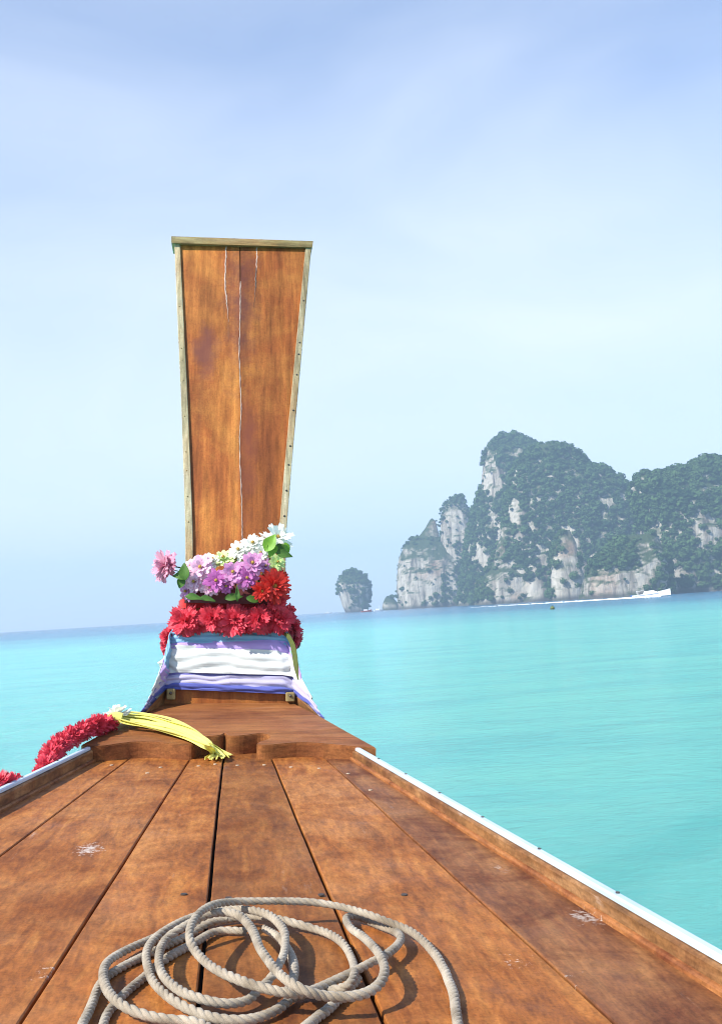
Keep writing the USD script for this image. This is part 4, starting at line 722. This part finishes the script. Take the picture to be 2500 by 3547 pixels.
# ------------------------------------------------------------------ speedboat, its wake, small far boats and the buoy
M_gel = plain('white_gelcoat', (0.82, 0.83, 0.82), 0.25, 0.03, 2, 0.02); M_glass = plain('dark_glass', (0.03, 0.04, 0.05), 0.08); M_foam = plain('foam', (0.86, 0.89, 0.90), 0.8, 0.08, 1.5, 0.6); M_bl = plain('blue_stripe', (0.05, 0.12, 0.3), 0.3)
M_redp = plain('red_boat_paint', (0.42, 0.10, 0.07), 0.5)
def rotz(a): return np.array([[math.cos(a), -math.sin(a), 0], [math.sin(a), math.cos(a), 0], [0, 0, 1]])
def hull_mesh(L, Bm, H, rise=0.5, draft=0.35):
    S = []
    for t in np.linspace(0, 1, 15):
        w_ = Bm/2*(1 - max(0, (t - 0.45)/0.55)**2.2) + 0.01; zt = H + rise*t**2
        S.append([(t*L - L/2, -w_, zt), (t*L - L/2, -w_*0.82, 0.1), (t*L - L/2, 0, -draft*(1 - t**3)), (t*L - L/2, w_*0.82, 0.1), (t*L - L/2, w_, zt), (t*L - L/2, 0, zt + 0.08)])
    m = TM(np.array(S).reshape(-1, 3), grid_faces(15, 6, close_m=True)); e = []
    for k in range(1, 5): e += [[0, k, k+1]]
    m = TM(m.vertices, np.vstack([m.faces, e])); m.fix_normals(); return m
D = 360.0; pc = far(1462, 1350, D); pc[2] = 0
dirw = RT*0.92 - FW*0.40; hd = math.atan2(dirw[1], dirw[0])
Rt = rotz(hd) @ np.array([[math.cos(0.06), 0, -math.sin(0.06)], [0, 1, 0], [math.sin(0.06), 0, math.cos(0.06)]])
sb = Thing('speedboat', pc, 'white speedboat racing right in front of the island cliffs', 'boat', world=True, rot=Rt)
sb.part('hull', hull_mesh(12.5, 3.0, 1.2, 0.9), M_gel, smooth=40)
sb.part('cabin', hexa([(-2.5, -1.1, 1.3), (2.2, -1.0, 1.5), (2.2, 1.0, 1.5), (-2.5, 1.1, 1.3)], [(-2.2, -0.9, 2.2), (0.8, -0.85, 2.25), (0.8, 0.85, 2.25), (-2.2, 0.9, 2.2)]), M_gel)
sb.part('windscreen', hexa([(0.95, -0.8, 2.2), (2.2, -0.9, 1.65), (2.2, 0.9, 1.65), (0.95, 0.8, 2.2)], [(1.0, -0.8, 2.27), (2.28, -0.9, 1.70), (2.28, 0.9, 1.70), (1.0, 0.8, 2.27)]), M_glass)
sb.part('canopy', hexa([(-4.8, -1.1, 2.5), (-2.3, -1.1, 2.45), (-2.3, 1.1, 2.45), (-4.8, 1.1, 2.5)], [(-4.8, -1.1, 2.58), (-2.3, -1.1, 2.53), (-2.3, 1.1, 2.53), (-4.8, 1.1, 2.58)]), M_gel)
for k in (-1, 1): sb.part('canopy_pole', tube([(-4.6, k, 1.3), (-4.6, k, 2.5)], 0.05, 6), M_gel); sb.part('outboard_motor', bevel_box(-6.55, k*0.6, 0.9, 0.7, 0.5, 1.1, 0.1), M_bl)
for k in (-1, 1): sb.part('stripe', tube([(-6.0, k*1.49, 0.95), (0, k*1.49, 1.0), (2.5, k*1.40, 1.1)], 0.07, 6), M_bl)
# wake: churned foam behind the boat
r3 = np.random.default_rng(5); ms = []
for i in range(420):
    t = r3.random()**1.6; back = -dirw/np.linalg.norm(dirw)*(6 + t*55) + FW*t*t*20
    p = pc + back + np.array([-dirw[1], dirw[0], 0])*r3.normal()*(0.7 + 2.0*t)
    s = r3.uniform(0.25, 0.75)*(0.95 - 0.75*t); b = trimesh.creation.icosphere(1, 1.0); b.vertices *= [s*r3.uniform(1, 2.4), s*r3.uniform(1, 2.0), s*0.62]; b.vertices *= 0.8 + 0.4*meshkit.noise(b.vertices*3 + i, i)[:, None]; b.apply_translation([p[0], p[1], 0.02]); ms.append(b)
for i in range(60):
    p = pc + dirw*r3.uniform(-6, 3) + np.array([-dirw[1], dirw[0], 0])*(r3.choice([-1, 1])*r3.uniform(1.5, 2.6)); s = r3.uniform(0.2, 0.5); b = trimesh.creation.icosphere(1, s); b.apply_translation([p[0], p[1], s*0.3]); ms.append(b)
wk = usdkit.mesh(stage, '/World/boat_wake', cat(*ms), M_foam, smooth=50); tag(wk, 'white foaming wake trailing left of the speedboat', 'wake', kind='stuff')
for (x, y, Dd, L, mm, lab, mast) in [(822, 1380, 780, 8.0, M_redp, 'tiny red brown boat in front of the tall sea stack', False), (849, 1380, 820, 7.0, M_gel, 'tiny white boat in the gap between stack and low rock', True), (736, 1385, 1300, 10.0, M_gel, 'tiny white boat on the horizon left of the tall sea stack', False)]:
    c = far(x, y, Dd); c[2] = 0
    t = Thing('small_boat', c, lab, 'boat', 'tiny far boats near the sea stack', world=True, rot=rotz(math.atan2(RT[1], RT[0]) + 0.25))
    t.part('hull', hull_mesh(L, 2.0, 0.8, 0.8), mm, smooth=40)
    t.part('cabin', hexa([(-1.8, -0.7, 0.9), (0.8, -0.7, 0.9), (0.8, 0.7, 0.9), (-1.8, 0.7, 0.9)], [(-1.7, -0.65, 2.0), (0.4, -0.65, 2.0), (0.4, 0.65, 2.0), (-1.7, 0.65, 2.0)]), M_gel)
    if mast: t.part('mast', tube([(0.9, 0, 0.8), (0.9, 0, 5.0)], 0.09, 6), M_gel)
Db = EYE*F/24.0; c = far(1238, 1366, Db); c[2] = 0
by = Thing('buoy', c, 'small round olive buoy floating before the island', 'buoy', world=True)
b = trimesh.creation.icosphere(3, 0.31); b.vertices *= [1, 1, 1.05]; b.apply_translation([c[0], c[1], 0.16]); by.part('float', b, plain('buoy_olive', (0.10, 0.13, 0.03), 0.5, 0.3, 6), smooth=True)
d = trimesh.creation.torus(0.32, 0.025, 20, 8); d.apply_translation([c[0], c[1], 0.16]); by.part('collar', d, M_iron, smooth=True)
l = trimesh.creation.torus(0.06, 0.015, 14, 6); l.apply_transform(trimesh.transformations.rotation_matrix(math.pi/2, [1, 0, 0])); l.apply_translation([c[0], c[1], 0.53]); by.part('ring', l, M_screw, smooth=True)
